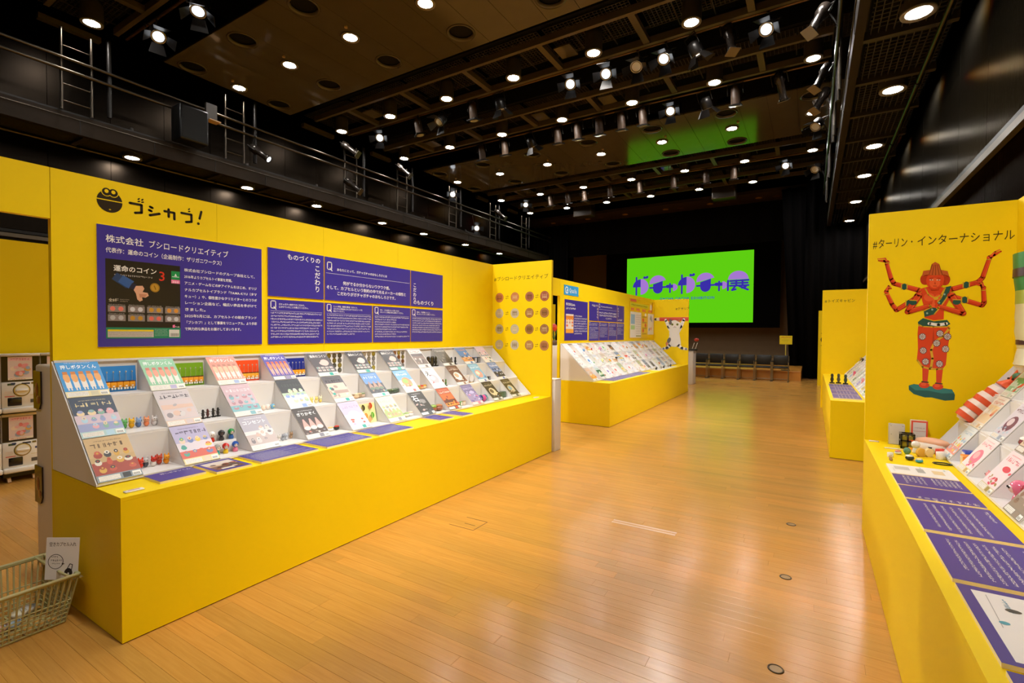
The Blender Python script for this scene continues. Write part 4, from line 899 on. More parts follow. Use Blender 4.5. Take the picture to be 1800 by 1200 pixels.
def h4(n, seed):
    def d(p, w, h): Q(p, .02, h-.075, .06); p.mush(.09, w*.85, h-.045, .018, W_, seed=seed); p.mush(.09, w*.8, h-.072, .018, W_, seed=seed+1); p.para(.03, w-.04, h-.1, .015, .026, n, W_, seed=seed)
    return d
q2nd(7.6, 8.61, 1.365, 2.075, 'large purple company panel under the light blue logo', c2)
q2nd(8.68, 9.14, 1.735, 2.1, 'purple heading panel right of the second company panel', h1)
q2nd(9.155, 10.24, 1.735, 2.1, 'wide purple question panel in the second booth', h2)
q2nd(10.255, 10.71, 1.735, 2.1, 'purple heading panel at the far end of the second booth row', h3)
for i, (a, b_) in enumerate(((8.68, 9.19), (9.205, 9.71), (9.725, 10.23), (10.245, 10.71))): q2nd(a, b_, 1.35, 1.715, f'small purple question panel, {ORD[i]} in the lower row of the second booth', h4(9-i, 60+7*i))
o = board('price_poster', 2.08, .95, WL2(11.1, 1.37, .006), 'white and yellow poster with product table and pictures in the second booth', 'poster', 'd8b010', .004)
p = P(.0008); p.rect(0, 0, 2.08, .95, 'f0c400'); p.rect(.05, .88, .5, .94, 'e86850'); p.rect(.05, .76, 1.55, .85, 'd8d838'); p.mush(.12, 1.4, .78, .045, '8c8420', seed=1)
for x, w_ in ((.05, .4), (.45, .46), (.95, .46), (1.48, .55)): p.rect(x+.05, .67, x+w_*.7, .73, 'e87858'); p.rect(x, .03 if x < .9 else .1, x+w_, .64, 'ece8e4' if x < .9 or x > 1.4 else 'f0c830')
p.rect(.1, .35, .4, .58, '90c0e0'); p.rect(.1, .22, .4, .32, 'b0d890')
for i in range(9): p.mush(.48, .88, .56-.055*i, .02, 'a09890', seed=i)
p.rect(.5, .05, .9, .08, '9a9020')
R = random.Random(2)
for i in range(4): p.ell(1.08+.2*(i % 2), .2+.13*i, .08, .05, R.choice(('e05030', 'f0ece8', 'e8a010')), 10); p.rect(1.0, .1+.14*i, 1.38, .14+.14*i, 'c8a010')
for i in range(14): p.ell(1.53+.44*R.random(), .16+.4*R.random(), .05, .04, R.choice(('e89088', '70b080', 'c8b8d0', 'f0e0d0', '80a8d0')), 9)
p.ell(1.75, .8, .09, .07, 'f4f0ec', 12); p.poly([(1.69, .86), (1.72, .93), (1.75, .86)], 'f4f0ec'); p.line([(1.86, .68), (1.9, .93)], .05, 'b85028')
p.put(o)
def catprint(p):     # white calico cat holding a red pencil overhead
    Wc, Gc = 'ece8e4', '6c6870'
    p.rect(0, .78, .13, .86, 'e8d8b8'); p.poly([(0, .8), (.05, .78), (.05, .86), (0, .84)], '403830'); p.rect(.13, .77, .875, .87, 'd04838'); p.rect(.13, .835, .875, .87, 'e06850')
    for a in ([(.3, .79), (.38, .62), (.47, .47)], [(.76, .8), (.68, .62), (.6, .47)]): p.line(a, .075, Wc, .11)
    p.poly([(.42, .5), (.64, .5), (.68, .3), (.7, .16), (.56, .09), (.44, .1), (.34, .17), (.38, .32)], Wc); p.ell(.52, .45, .13, .12, Wc, 16)
    p.ell(.39, .26, .045, .08, Gc, 12, rot=-20); p.ell(.34, .16, .035, .06, 'c88058', 10, rot=10)
    for a in ([(.42, .14), (.34, .06), (.24, .04)], [(.62, .14), (.72, .06), (.84, .04)]): p.line(a, .09, Wc, .06)
    p.ell(.525, .66, .16, .135, Wc, 20); p.poly([(.4, .74), (.39, .83), (.48, .78)], Gc); p.poly([(.65, .74), (.67, .83), (.57, .78)], 'c07850'); p.ell(.42, .72, .04, .05, Gc, 10)
    for x in (.47, .6): p.ell(x, .68, .032, .03, '98a048', 12); p.ell(x, .68, .012, .026, '181810', 8)
    p.poly([(.52, .635), (.55, .635), (.535, .62)], 'd09088'); p.line([(.5, .6), (.535, .61), (.57, .6)], .008, '706868')
    p.text('#クオリア', .55, 1.06, .075, '4a3808', .2)
vinyl('cat_print', 'printed white cat lifting a red pencil on the far yellow partition', 'print', frame((-3.6, 13.2002, 1.06), (1, 0, 0), (0, 0, 1)), catprint, .0008)
C2Y = [7.46+.4*k for k in range(14)]; XF2 = -3.0
stepped_stand('white stepped display stand of the second left booth', XF2, -1, 7.45, 13.15, .2, C2Y, .21, .705)
PALS = [['e0d8d0', 'e86840', '70a0d0', 'f0e8e0', 'c8c0b8'], ['d0dce8', '3878c0', 'e8c048', '88b0d8', 'b0b8c8'], ['f0e8e4', 'd83828', 'e8a098', 'f4f0ec', 'e0c0b8'], ['e0d8c8', '4c3c30', 'c88838', '907860', 'a89880'], ['d8e4d0', '58a040', 'f0e898', '386838', '90a880'], ['e8e4ec', '9078b8', 'e8a0c0', 'd0c8e0', 'b8a8c8'], ['e4e0dc', '383838', 'b0a8a0', '787470', '585858'], ['f0e0b8', 'e8a020', 'c86828', 'f4ecd8', 'c8a868']]
BGS = ['e8e4e0', 'dcd8d4', 'ece8e4', 'd8d4d0', 'e4e4e8', 'c8ccd4', 'e8dcc8', '8c98a8', 'd0b8a8', 'a8b898']
PNM = ['orange and blue', 'blue and yellow', 'red and white', 'brown and amber', 'green and lemon', 'violet and pink', 'black and grey', 'amber']
BNM = ['ivory', 'ash', 'white', 'stone', 'cool white', 'pale blue', 'buff', 'slate', 'tan', 'sage']
for rw in range(3):
    for k in range(14):
        R = random.Random(500+rw*20+k); pi, bi = R.randrange(8), R.randrange(10)
        m = frame(Vector((XF2-.2*rw, C2Y[k]+.0005, .718+.2*rw))+Vector((.003, 0, .003)), (0, 1, 0), EY)
        card(m, .209, CHD, BGS[bi], None, PALS[pi][1], R.choice(('rows', 'photo', 'big', 'stones', 'rows')), PALS[pi], R.choice(('e8e4e0', 'd8dcd8', 'e0d0c8')), f'{BNM[bi]} and {PNM[pi]} card, {ORD[k]} in the second left stand\'s {ROWN[rw]} row', 900+rw*20+k, 'cards on the second left stand')
        if R.random() < .85:
            kd = R.choice(('doll', 'animal', 'lump', 'stand', 'egg', 'block')); c_ = PALS[(pi+3) % 8]
            toy(kd, (XF2-.2*rw-.1, C2Y[k]+.305, .7175+.2*rw), R.uniform(.07, .12), (c_[1], c_[2], c_[0]), f'{PNM[(pi+3) % 8]} {KN[kd]} by the {ORD[k]} {ROWN[rw]}-row card, second left stand', 'toys on the second left stand', R.uniform(-.4, .4))
flat(-2.99, -2.76, 7.75, 9.0, 1, 'long purple caption board lying on the second left counter', fpara(5, .018, 31))
flat(-2.99, -2.76, 9.05, 9.9, 1, 'shorter purple caption board lying on the second left counter', fpara(5, .018, 32))
o = board('sample_sheet', 1.6, .2, frame((-2.77, 10.6, .706), (0, 1, 0), (-1, 0, 0)), 'white sheet with small figures lying at the far end of the second left counter', 'sheet', 'e8e4dc', .006)
for k in range(7): toy(('animal', 'lump', 'egg')[k % 3], (-2.88, 10.75+.21*k, .706), .07, [('383430', '504c48'), ('e8e4e0', 'c8c4c0'), ('a8a098', '302c28')][k % 3], f'small {["black", "white", "grey"][k % 3]} toy on the far counter sheet, {ORD[k]} along it', 'toys on the counter sheet', 0)

# white counter between the booths, things in the lane behind
o = thing('white_counter', 'low white counter end next to the coin partition', 'counter', (-3.0, 5.6, 0))
MB('dcd8d6').rbox((-.5, -.095, 0), (.27, .075, .9), .004).obj('counter_body', 'satin', o); MB('e8e4e2').box((-.505, -.098, .9), (.272, .08, .912)).obj('counter_top', 'satin', o)
o = thing('white_cabinet', 'white cabinet glimpsed through the gap between the left booths', 'cabinet', (-5.3, 10.6, 0))
MB('d4d0cc').rbox((-.35, -.4, 0), (.35, .4, 1.2), .006).obj('cabinet_body', 'satin', o); MB('c0bcb8').box((.35, -.36, .05), (.356, -.005, 1.15)).box((.35, .005, .05), (.356, .36, 1.15)).obj('cabinet_doors', 'satin', o)
o = thing('toy_plant', 'red and green toy plant standing on the white cabinet', 'toy', (-5.25, 10.5, 1.2))
MB('5a4030').lathe([(.001, 0), (.07, 0), (.09, .12), (.001, .12)], 12).obj('pot', 'satin', o)
for i in range(5): MB('3c6030').bar((0, 0, .12), (.08*math.cos(i*1.3), .12*math.sin(i*1.3), .36), .02, .01).obj('leaf', 'satin', o)
MB('c03828').sph((0, 0, .42), (.08, .08, .1)).obj('flower', 'satin', o)
partition('yellow back partition behind the capsule machines', (-7.0, -2.0, 0), (-6.955, 14.0, 2.4), (0, 2, 4, 6, 8, 10, 12))
def machine_master():
    t = thing('capsule_machine', '', 'vending machine')      # front faces +x, origin at floor centre of its front
    MB('e4ded4').rbox((-.3, -.14, 0), (-.012, .14, .565), .012).obj('housing', 'satin', t)
    MB('20181a').box((-.012, -.135, .3), (-.006, .135, .55)).obj('window', 'gloss', t)
    MB('d8d0c8').rbox((-.013, -.14, .545), (.012, .14, .57), .004, 1).obj('top_lip', 'satin', t)
    p = P(.0006); p.rect(-.09, .315, .085, .54, 'e8d4d4'); R = random.Random(6)
    p.rect(-.085, .5, .08, .535, 'f0c8d0'); p.mush(-.07, .06, .505, .022, 'e07890', seed=1)
    for i in range(16): p.ell(R.uniform(-.07, .065), R.uniform(.35, .48), R.uniform(.012, .026), R.uniform(.012, .024), R.choice(('f0a0a8', 'e8b868', 'f4e0d0', 'a8b8d8', 'f0c0c8', 'e88888')), 9)
    p.rect(-.09, .315, .085, .335, 'f0e8d8'); p.mush(-.08, .03, .318, .012, 'd05040', seed=3)
    o = p.put(t, 'product_card'); o.matrix_local = frame((-.004, 0, 0), (0, 1, 0), (0, 0, 1))
    MB('e8e2d8').rbox((-.012, -.14, .045), (.02, .14, .295), .006, 1).obj('front_plate', 'satin', t)
    d = MB('c8b060').cyl((.02, .0, .215), (.026, .0, .215), .058, n=20).obj('dial_ring', 'gloss', t)
    MB('f0ece0').cyl((.026, 0, .215), (.034, 0, .215), .05, n=20).obj('dial_plate', 'gloss', d); MB('f4f0ea').rbox((.034, -.044, .203), (.05, .044, .227), .004, 1).obj('dial_grip', 'gloss', d); MB('403428').cyl((.019, 0, .215), (.0225, 0, .215), .063, n=20).obj('dial_rim', 'gloss', d)
    MB('1c1a1c').rbox((.016, -.1, .065), (.026, 0, .145), .004, 1).obj('outlet_flap', 'gloss', t); MB('5c5854').box((.02, .062, .085), (.0225, .105, .12)).obj('coin_return', 'satin', t)
    p = P(.0004)
    for a, b_, c_, e_, k in ((-.1, .265, -.05, .285, '40583c'), (-.075, .272, -.045, .29, '283c68'), (0, .27, .06, .285, '243048'), (.07, .268, .1, .288, '8a7838'), (-.12, .18, -.07, .21, 'd8ccc0'), (.06, .16, .11, .163, 'd8c040'), (-.12, .155, -.05, .163, 'c85050'), (.09, .21, .12, .23, '303c78')): p.rect(a, b_, c_, e_, k)
    o = p.put(t, 'stickers'); o.matrix_local = frame((.0205, 0, 0), (0, 1, 0), (0, 0, 1))
    MB('e8e4dc').rbox((-.01, -.14, .0), (.055, .14, .05), .012).obj('bottom_tray', 'satin', t)
    return t
mm = machine_master(); n_ = 0
for k in range(5):
    for tier in range(2):
        o = mm if n_ == 0 else tree(mm); n_ += 1
        o.location = (-6.62, 1.005+.285*k, .1+.585*tier); o['label'] = f'white capsule vending machine, {["lower", "upper"][tier]} tier, {ORD[k]} from the left behind the doorway'; o['group'] = 'capsule machines behind the doorway'
for k in range(5):
    o = thing('machine_trolley', f'dark trolley with wooden feet under the {ORD[k]} machine column', 'trolley', (-6.77, 1.005+.285*k, 0))
    MB('1c1614').box((-.13, -.13, .05), (.13, .13, .1)).obj('frame', 'satin', o)
    for yy in (-.09, .09): MB('c8a070').bar((.1, yy, .06), (.14, yy, 0), .025, .03).obj('foot', 'satin', o)
o = thing('tall_capsule_machine', 'tall white machine seen from its side behind the doorway edge', 'vending machine', (-3.92, 1.2, 0))
MB('cfc8c2').rbox((-.22, -.15, .02), (.22, .15, 1.275), .014).obj('casing', 'satin', o)
for z0, z1 in ((1.0, 1.235), (.415, .645)):
    w_ = MB('3a2a22').prism([(-.225, z0), (-.13, z0), (-.1, z0+.04), (-.1, z1), (-.225, z1)], -.158, -.149, 'y').obj('side_window', 'gloss', o)
    MB('a06838').sph((-.17, -.156, z0+.12), (.03, .008, .05), 8, 5).sph((-.14, -.156, z0+.06), (.03, .008, .03), 8, 5).obj('capsules_inside', 'gloss', w_)
MB('8c8680').box((-.2, -.14, 0), (.2, .14, .02)).obj('base', 'satin', o)

# basket with a card, on the floor by the counter end
bk = thing('shopping_basket', 'olive plastic basket standing by the near end of the left counter', 'basket', (-3.37, .722, 0), rot=(0, 0, math.radians(2)))
M_BK = noisemat('olive_plastic', 'aca26c', 'bab07c', 30, .4); M_BK.node_tree.nodes['Principled BSDF'].inputs['Subsurface Weight'].default_value = .15
BX, BY, TX, TY, BH = .155, .185, .215, .225, .25      # half sizes at base and at rim
rim = MB('9a9260')
def ringp(t_): return [(s*(BX+(TX-BX)*t_), q*(BY+(TY-BY)*t_), BH*t_) for s, q in ((-1, -1), (1, -1), (1, 1), (-1, 1))]
for t_, rr in ((1, .009), (.97, .007)):
    c_ = ringp(t_); rim.tube(c_+[c_[0]], rr, 8)
rim.obj('rim', M_BK, bk)
for i in range(4):
    sl = MB('8c8450'); a0, a1 = ringp(0)[i], ringp(0)[(i+1) % 4]; b0, b1 = ringp(1)[i], ringp(1)[(i+1) % 4]
    L = lambda a, t_, v: Vector(a0).lerp(a1, a).lerp(Vector(b0).lerp(b1, a), v)
    for k in range(19): sl.bar(L(k/18, 0, .04), L(k/18, 0, .98), .007, .004, L(.5, 0, .5))
    for v in (.04, .13, .22, .31, .4, .49): sl.bar(L(0, 0, v), L(1, 0, v), .008, .004)
    sl.bar(L(0, 0, .9), L(1, 0, .9), .05, .003) if i % 2 == 0 else None
    o = sl.obj('side_lattice', M_BK, bk)
b = MB('8c8450')
for k in range(9): b.box((-BX+.001, -BY+k*BY/4-.004, .004), (BX-.001, -BY+k*BY/4+.004, .01))
for k in range(7): b.box((-BX+k*BX/3-.004, -BY, .004), (-BX+k*BX/3+.004, BY, .01))
b.obj('bottom_lattice', M_BK, bk)
for yy in (-1, 1): MB('7c7448').tube([(-TX+.02, yy*(TY-.02), .235), (-TX+.04, yy*(TY-.05), .262), (TX-.04, yy*(TY-.05), .262), (TX-.02, yy*(TY-.02), .235)], .006, 6).obj('handle', M_BK, bk)
R = random.Random(12)
for k, (c_, nm) in enumerate((('e0d8d0', 'white'), ('e0b8a0', 'pink'), ('b8c8d0', 'pale blue'), ('e8e0c8', 'cream'), ('d8d4cc', 'clear grey'))):
    cp = thing('empty_capsule', f'{nm} empty capsule half lying in the basket', 'capsule', (-3.37+R.uniform(-.09, .09), .66+.045*k, .012))
    MB(c_).lathe([(.001, 0), (.018, .004), (.03, .02), (.033, .036), (.03, .036)], 12).obj('capsule_shell', 'gloss', cp)
def binsign(p, w, h):
    p.rect(0, 0, w, h, 'f0ecec'); K = '2a2428'; p.fit('空きカプセル入れ', .018, w-.018, h-.055, .03, K, .7)
    p.ell(.062, h*.43, .047, .05, K, 22); p.ell(.062, h*.43, .043, .046, 'f0ecec', 22); p.poly([(.1, h*.4), (.118, h*.38), (.1, h*.35)], K)
    p.mush(.035, .07, h*.52, .012, '605860', seed=1); p.mush(.032, .095, h*.44, .013, '605860', seed=2); p.mush(.04, .085, h*.37, .008, '605860', seed=3)
    p.ell(.142, .045, .025, .032, K, 16); p.line([(.135, .075), (.15, .105), (.165, .1), (.16, .06)], .005, K); p.ell(.142, .04, .006, .008, 'f0ecec', 8)
ex = Vector((.78, .62, -.04)).normalized(); ey = Vector((.1, .12, .98)); ey = (ey-ex*ey.dot(ex)).normalized()
o = board('capsule_bin_card', .2, .28, frame((-3.3, .86, .222), ex, ey) @ Matrix.Scale(.76, 4), 'white card reading empty capsule bin leaning in the basket', 'sign', 'e8e4e0', .003)
p = P(.0003); binsign(p, .2, .28); p.put(o)

# ================= right booth, nearest
X3F, X3W, Y3 = .357, 1.16, 4.56
partition('yellow end partition with a printed red six-armed figure', (X3F, Y3, 0), (X3W+.045, Y3+.04, 2.4))
partition('yellow partition behind the nearest right counter', (X3W, -1.5, 0), (X3W+.045, Y3-.001, 2.4), (-.6, .3, 1.2, 2.1, 3.0, 3.9))
counter('long yellow counter in the right foreground', X3F, X3W-.001, -1.0, Y3-.001, X3F)
def figure_print(p):       # art on a grid: crop coordinates turned into metres on the panel
    S = lambda x, y: (x*.000917-.018, 2.446-(y+.059*(x-45))*.001213-1.0)
    RD, RD2, RD3, GN, GO, WH, TQ = 'd8401c', 'b83014', 'e85c30', '1c5048', 'd8a828', 'e8e4e0', '2c8080'
    def limb(pts, w0, w1):
        q = [S(*a) for a in pts]; p.line(q, w0, RD2, w1); p.line([(a+.003, b_+.004) for a, b_ in q], w0*.62, RD3, w1*.62); p.line([(a, b_+.001) for a, b_ in q], w0*.42, RD, w1*.42)
    p.poly([S(*a) for a in ((298, 1075), (330, 1062), (560, 1070), (578, 1100), (575, 1130), (520, 1140), (440, 1130), (400, 1135), (330, 1122), (300, 1100))], '1c5c5c')
    p.poly([S(*a) for a in ((300, 1075), (330, 1064), (558, 1072), (575, 1090), (500, 1100), (420, 1092), (340, 1098))], TQ)
    for a in ((150, 350), ): pass
    limb([(345, 500), (190, 465), (172, 440), (140, 345)], .036, .024); limb([(540, 490), (690, 445), (715, 420), (750, 310)], .036, .024)
    limb([(320, 555), (210, 625), (180, 590), (142, 520)], .036, .024); limb([(540, 530), (715, 575), (728, 560), (722, 480)], .036, .024)
    for a in ([(142, 335), (125, 328), (85, 326)], [(750, 305), (775, 290), (812, 270)], [(140, 515), (150, 495), (172, 494)], [(722, 475), (710, 462), (668, 452)]):
        q = [S(*c_) for c_ in a]; p.line(q, .028, RD, .008); p.line([(q[0][0], q[0][1]), (q[1][0]+.004, q[1][1]+.02), (q[2][0]-.006, q[2][1]+.012)], .012, RD3, .005)
    for a in ((255, 482), (625, 462), (285, 580), (618, 548)): x, y = S(*a); p.ell(x, y, .016, .024, GN, 10); p.line([(x-.016, y-.018), (x-.016, y+.02)], .006, GO); p.line([(x+.016, y-.018), (x+.016, y+.02)], .006, GO)
    for a in ((146, 340), (750, 316), (142, 532), (722, 490)): x, y = S(*a); p.line([(x-.012, y), (x+.012, y)], .006, GO)
    for x0 in (365, 448): p.poly([S(x0+15, 960), S(x0+55, 960), S(x0+48, 1045), S(x0+18, 1045)], RD); p.ell(*S(x0+28, 1062), .03, .022, RD, 14); p.ell(*S(x0+24, 1058), .016, .012, RD3, 10); p.line([S(x0+14, 1043), S(x0+52, 1043)], .008, '403838')
    p.poly([S(*a) for a in ((348, 715), (535, 705), (538, 760), (525, 860), (520, 930), (495, 965), (440, 955), (420, 965), (365, 945), (345, 915), (350, 850), (345, 760))], RD)
    p.poly([S(*a) for a in ((440, 720), (450, 800), (435, 860), (445, 950), (425, 950), (425, 860), (435, 800))], RD2)
    p.line([S(*a) for a in ((535, 715), (500, 765), (450, 800), (430, 850), (440, 900), (432, 955))], .014, GO); p.line([S(*a) for a in ((348, 918), (380, 955), (425, 962), (470, 960), (500, 955))], .012, GO)
    for x, y in ((375, 775), (480, 750), (525, 765), (462, 808), (382, 857), (515, 838), (398, 922), (482, 928)):
        X_, Y_ = S(x, y); p.ell(X_, Y_, .021, .026, '5c2840', 10); p.ell(X_, Y_, .017, .021, WH, 12)
        for q in range(8): a = q*math.pi/4; p.ell(X_+.012*math.cos(a), Y_+.015*math.sin(a), .0035, .0042, '5c3060', 6)
        p.ell(X_, Y_, .007, .009, '6c3048', 8); p.ell(X_, Y_, .003, .004, WH, 6)
    p.poly([S(*a) for a in ((345, 690), (375, 665), (440, 680), (520, 668), (540, 690), (515, 708), (440, 712), (375, 715), (350, 712))], GN); p.line([S(415, 695), S(470, 700), S(515, 690)], .02, WH); p.line([S(350, 705), S(375, 715), S(440, 714), (S(525, 708))], .008, GO)
    p.poly([S(*a) for a in ((360, 490), (400, 478), (480, 478), (535, 490), (525, 560), (500, 610), (500, 665), (440, 675), (385, 662), (380, 600), (362, 540))], RD)
    p.ell(*S(410, 540), .03, .03, RD3, 12); p.ell(*S(470, 545), .03, .03, RD3, 12)
    p.poly([S(*a) for a in ((505, 478), (540, 470), (520, 530), (480, 590), (440, 640), (385, 658), (378, 620), (430, 595), (480, 550))], GN); p.line([S(505, 480), S(480, 545), S(430, 595), S(380, 622)], .007, GO); p.line([S(520, 530), S(480, 592), S(440, 642)], .007, GO)
    for x, y in ((500, 520), (470, 570), (430, 612), (400, 635)): p.ell(*S(x, y), .006, .007, '8cb0a8', 7)
    limb([(345, 530), (280, 632), (415, 590)], .046, .03); limb([(540, 525), (610, 625), (460, 590)], .046, .03)
    for a in ((312, 575), (572, 562)): x, y = S(*a); p.ell(x, y, .022, .02, GN, 10); p.line([(x-.02, y+.018), (x+.02, y+.014)], .006, GO)
    p.poly([S(*a) for a in ((425, 600), (432, 555), (442, 545), (446, 600))], RD3); p.poly([S(*a) for a in ((446, 602), (446, 550), (456, 560), (468, 600))], RD); p.line([S(415, 590), S(424, 600)], .012, GO); p.line([S(468, 598), S(460, 604)], .012, GO)
    p.line([S(385, 490), S(405, 525), S(445, 545), S(480, 525), S(500, 488)], .008, GO); p.ell(*S(450, 545), .014, .012, GO, 10)
    p.rect(*S(418, 500), *S(468, 455), RD2)
    for x in (383, 502): p.ell(*S(x, 435), .028, .04, RD2, 14)
    p.ell(*S(442, 440), .05, .062, RD, 20); p.ell(*S(440, 455), .03, .035, RD3, 14)
    p.poly([S(*a) for a in ((362, 420), (370, 385), (410, 380), (420, 345), (440, 332), (465, 345), (475, 378), (515, 385), (525, 415), (490, 405), (440, 412), (390, 408))], 'c05828')
    for x in (405, 425, 445, 465, 485): p.line([S(x, 408), S(440+(x-440)*.5, 350)], .004, '8c3818')
    for x in (420, 462): p.line([S(x-9, 438), S(x+9, 438)], .006, WH); p.ell(*S(x, 438), .003, .004, '201010', 6); p.line([S(x-11, 428), S(x+11, 426)], .003, '802010')
    p.poly([S(437, 462), S(447, 462), S(442, 445)], RD2); p.line([S(432, 474), S(452, 474)], .004, '90200c')
    pass
vinyl('figure_print', 'printed red six-armed figure on a teal rock under a hashtag heading', 'print', frame((X3F, Y3-.0004, 1.0), (1, 0, 0), (0, 0, 1)), [('figure', figure_print), ('heading_word', lambda p: p.fit('#ターリン・', .025, .275, 1.142, .078, '332608', .1)), ('heading_word', lambda p: p.fit('インターナショナル', .28, .795, 1.142, .078, '332608', .1))], .0003)
TD3 = .135; XF3 = .745; C3Y = [4.0-.4*k for k in range(8)]
stepped_stand('white stepped display stand on the right counter', XF3, 1, .9, 4.48, TD3, C3Y, .2, .705)
R3 = ['red and cream', 'pale blue and yellow', 'pink', 'red-pink', 'brown', 'white and grey', 'green and white', 'plum', 'coral']
P3 = [['e05838', 'f0d8b0', 'e8a880', 'f4ece0', 'd8b890'], ['98b8d8', 'e8d048', 'd8e4ec', 'e89888', 'a8c0d0'], ['e87898', 'f0b8c0', 'd84060', 'f8e8e8', 'c8a058'], ['e03858', 'f0a0b0', 'f8e0e0', 'c83048', 'a08840'], ['6c4a3c', '8c6450', 'd8c0a8', '4c342c', '988070'], ['d8d8dc', '808890', 'f0f0f0', 'a8b0b8', 'c0c4c8'], ['58a868', 'e0ece0', '88c098', 'e84838', 'c8d8c8'], ['70405c', 'd8c8d0', '9c7088', 'b8d0e0', '98a8c0'], ['f08868', 'f4e0d0', '88b888', 'e06048', 'c8b898']]
seq = [[1, 2, 3, 4, 8, 2, 0, 1, 5], [0, 7, 4, 5, 2, 1, 3, 8, 7], [6, 6, 8, 0, 2, 5, 1, 4, 3]]
EY3 = Vector((TD3, 0, .2)).normalized()
for rw in range(3):
    for k in range(8):
        i = seq[rw][k]; m = frame(Vector((XF3+TD3*rw, C3Y[k]+.1995, .718+.2*rw))+Vector((-.003, 0, .003)), (0, -1, 0), EY3)
        card(m, .199, .237, ['f0e8e0', 'dce4ec', 'f4e4e8', 'f0dce0', 'b8a8a0', 'ececee', 'dcecdc', 'd4d0dc', 'f0e0d4'][i], None, P3[i][0], ['photo', 'rows', 'big', 'stones', 'rows', 'stones', 'photo', 'big', 'rows'][i], P3[i], ['f0e4c8', 'd8e0e8', 'e8d8a8', 'd8c8a8', '8c7c70', 'e4e4e4', 'e0e8e0', 'ccd4e0', 'ece0d4'][i], f'{R3[i]} card, {ORD[k]} from the far end, right stand {ROWN[rw]} row', 1300+rw*20+k, 'cards on the right stand')
def toy3(rw, k, a, kd, s, c_, label, b_=.5, name=None): return toy(kd, (XF3+TD3*rw+.03+.09*b_, C3Y[k]-.02-.17*a, .7175+.2*rw), s, c_, label, 'toys on the right stand', math.pi, name)
toy3(0, 0, .3, 'block', .13, ('2440a8', 'f0ece0'), 'dark blue toy book on the bottom right shelf'); toy3(0, 0, .75, 'block', .11, ('f09030', 'f0d8a0'), 'orange toy book beside the blue one on the right shelf', .2)
toy3(0, 1, .4, 'animal', .06, ('e05050', 'f0a0a0'), 'red toy purse on the bottom right shelf'); toy3(0, 2, .5, 'doll', .12, ('f07898', 'e86080', 'f8d0c8'), 'bright pink toy on the bottom right shelf'); toy3(0, 2, .85, 'stand', .11, ('a83848', '6c4838', 'c85868'), 'crimson toy figure on the bottom right shelf')
toy3(1, 1, .4, 'lump', .1, ('7c2c38', 'f0e8e0'), 'maroon and white toy sweet on the middle right shelf'); toy3(1, 2, .5, 'stand', .12, ('38342c', '504a40', '605848'), 'small black anchor-like toy on the middle right shelf'); toy3(1, 3, .4, 'stand', .1, ('6c5c40', '404040', '807050'), 'bronze toy figure on the middle right shelf')
toy3(2, 1, .4, 'egg', .09, ('e03828', 'f07860'), 'bright red round toy on the top right shelf'); toy3(2, 2, .5, 'animal', .09, ('68a868', 'e0ece0'), 'green toy on the top right shelf')
# large prawn plush lying on the end of the stand
pr = thing('prawn_plush', 'large orange and white striped prawn plush lying on the right stand', 'plush', (.865, 4.36, .935)); d_ = Vector((.235, 0, .26)).normalized(); n_ = Vector((-.75, 0, .66))
for i in range(4):
    c_ = d_*(.045+.068*i); rr = .05+.014*math.sin((i+.5)/4*math.pi)
    s_ = MB('e85c34'); s_.cyl(c_-d_*.036, c_+d_*.0, rr*.9, rr, 14); s_.col('f0dcd0').cyl(c_+d_*.0, c_+d_*.034, rr, rr*.88, 14); s_.obj('shell_band', 'satin', pr)
MB('e86038').cyl(d_*.3, d_*.37, .05, .012, 12).obj('head', 'satin', pr)
for s in (-1, 1): MB('d85028').bar(d_*.33+Vector((0, s*.03, 0)), d_*.44+Vector((0, s*.06, .02)), .016, .012).obj('feeler', 'satin', pr); MB('1c1814').sph(d_*.35+Vector((0, s*.04, .02)), (.008, .008, .008), 6, 4).obj('eye', 'gloss', pr)
MB('50805c').sph(d_*.4, (.03, .03, .025), 8, 5).obj('garnish', 'satin', pr)
for i in range(4): MB('e8c070').bar(d_*(.03+.05*i)+Vector((.03, -.03, -.045)), d_*(.03+.05*i)+Vector((.015, -.075, -.06)), .016, .016).obj('leg', 'satin', pr)
MB('f0dcd0').cyl(d_*-.005, d_*.02, .026, .045, 12).obj('tail_root', 'satin', pr)
# sushi prawn, boxes and trinkets on the far end of the counter
su = thing('sushi_plush', 'white and orange prawn sushi toy lying on the far end of the right counter', 'plush', (.7, 4.3, .7), rot=(0, 0, -.5))
MB('f0e4d8').sph((0, 0, .035), (.1, .055, .045), 12, 6).obj('rice', 'satin', su); MB('f0b898').sph((.01, 0, .07), (.1, .042, .03), 12, 6).obj('prawn_top', 'satin', su); MB('e06030').bar((-.08, 0, .06), (-.14, 0, .055), .04, .012).obj('tail', 'satin', su); MB('e8a828').bar((-.1, -.05, .01), (.02, -.06, .01), .025, .02).obj('wrap', 'satin', su)
def tbox(x, y, w_, d, h, c_, label, draw=None, rz=0):
    o = thing('product_box', label, 'box', (x, y, .7), None, (0, 0, rz)); MB(c_).rbox((-w_/2, -d/2, 0), (w_/2, d/2, h), .003, 1).obj('carton', 'satin', o)
    if draw: p = P(.0004); draw(p, w_, h); q = p.put(o); q.matrix_local = frame((-w_/2, -d/2-.0002, 0), (1, 0, 0), (0, 0, 1))
def d_plain(p, w_, h): p.rect(.004, .004, w_-.004, h-.004, 'd8d0c8'); [p.ell(x, y, .0025, .0025, '605850', 8) for x, y in ((.012, h-.014), (w_-.012, h-.014), (.014, h*.5))]
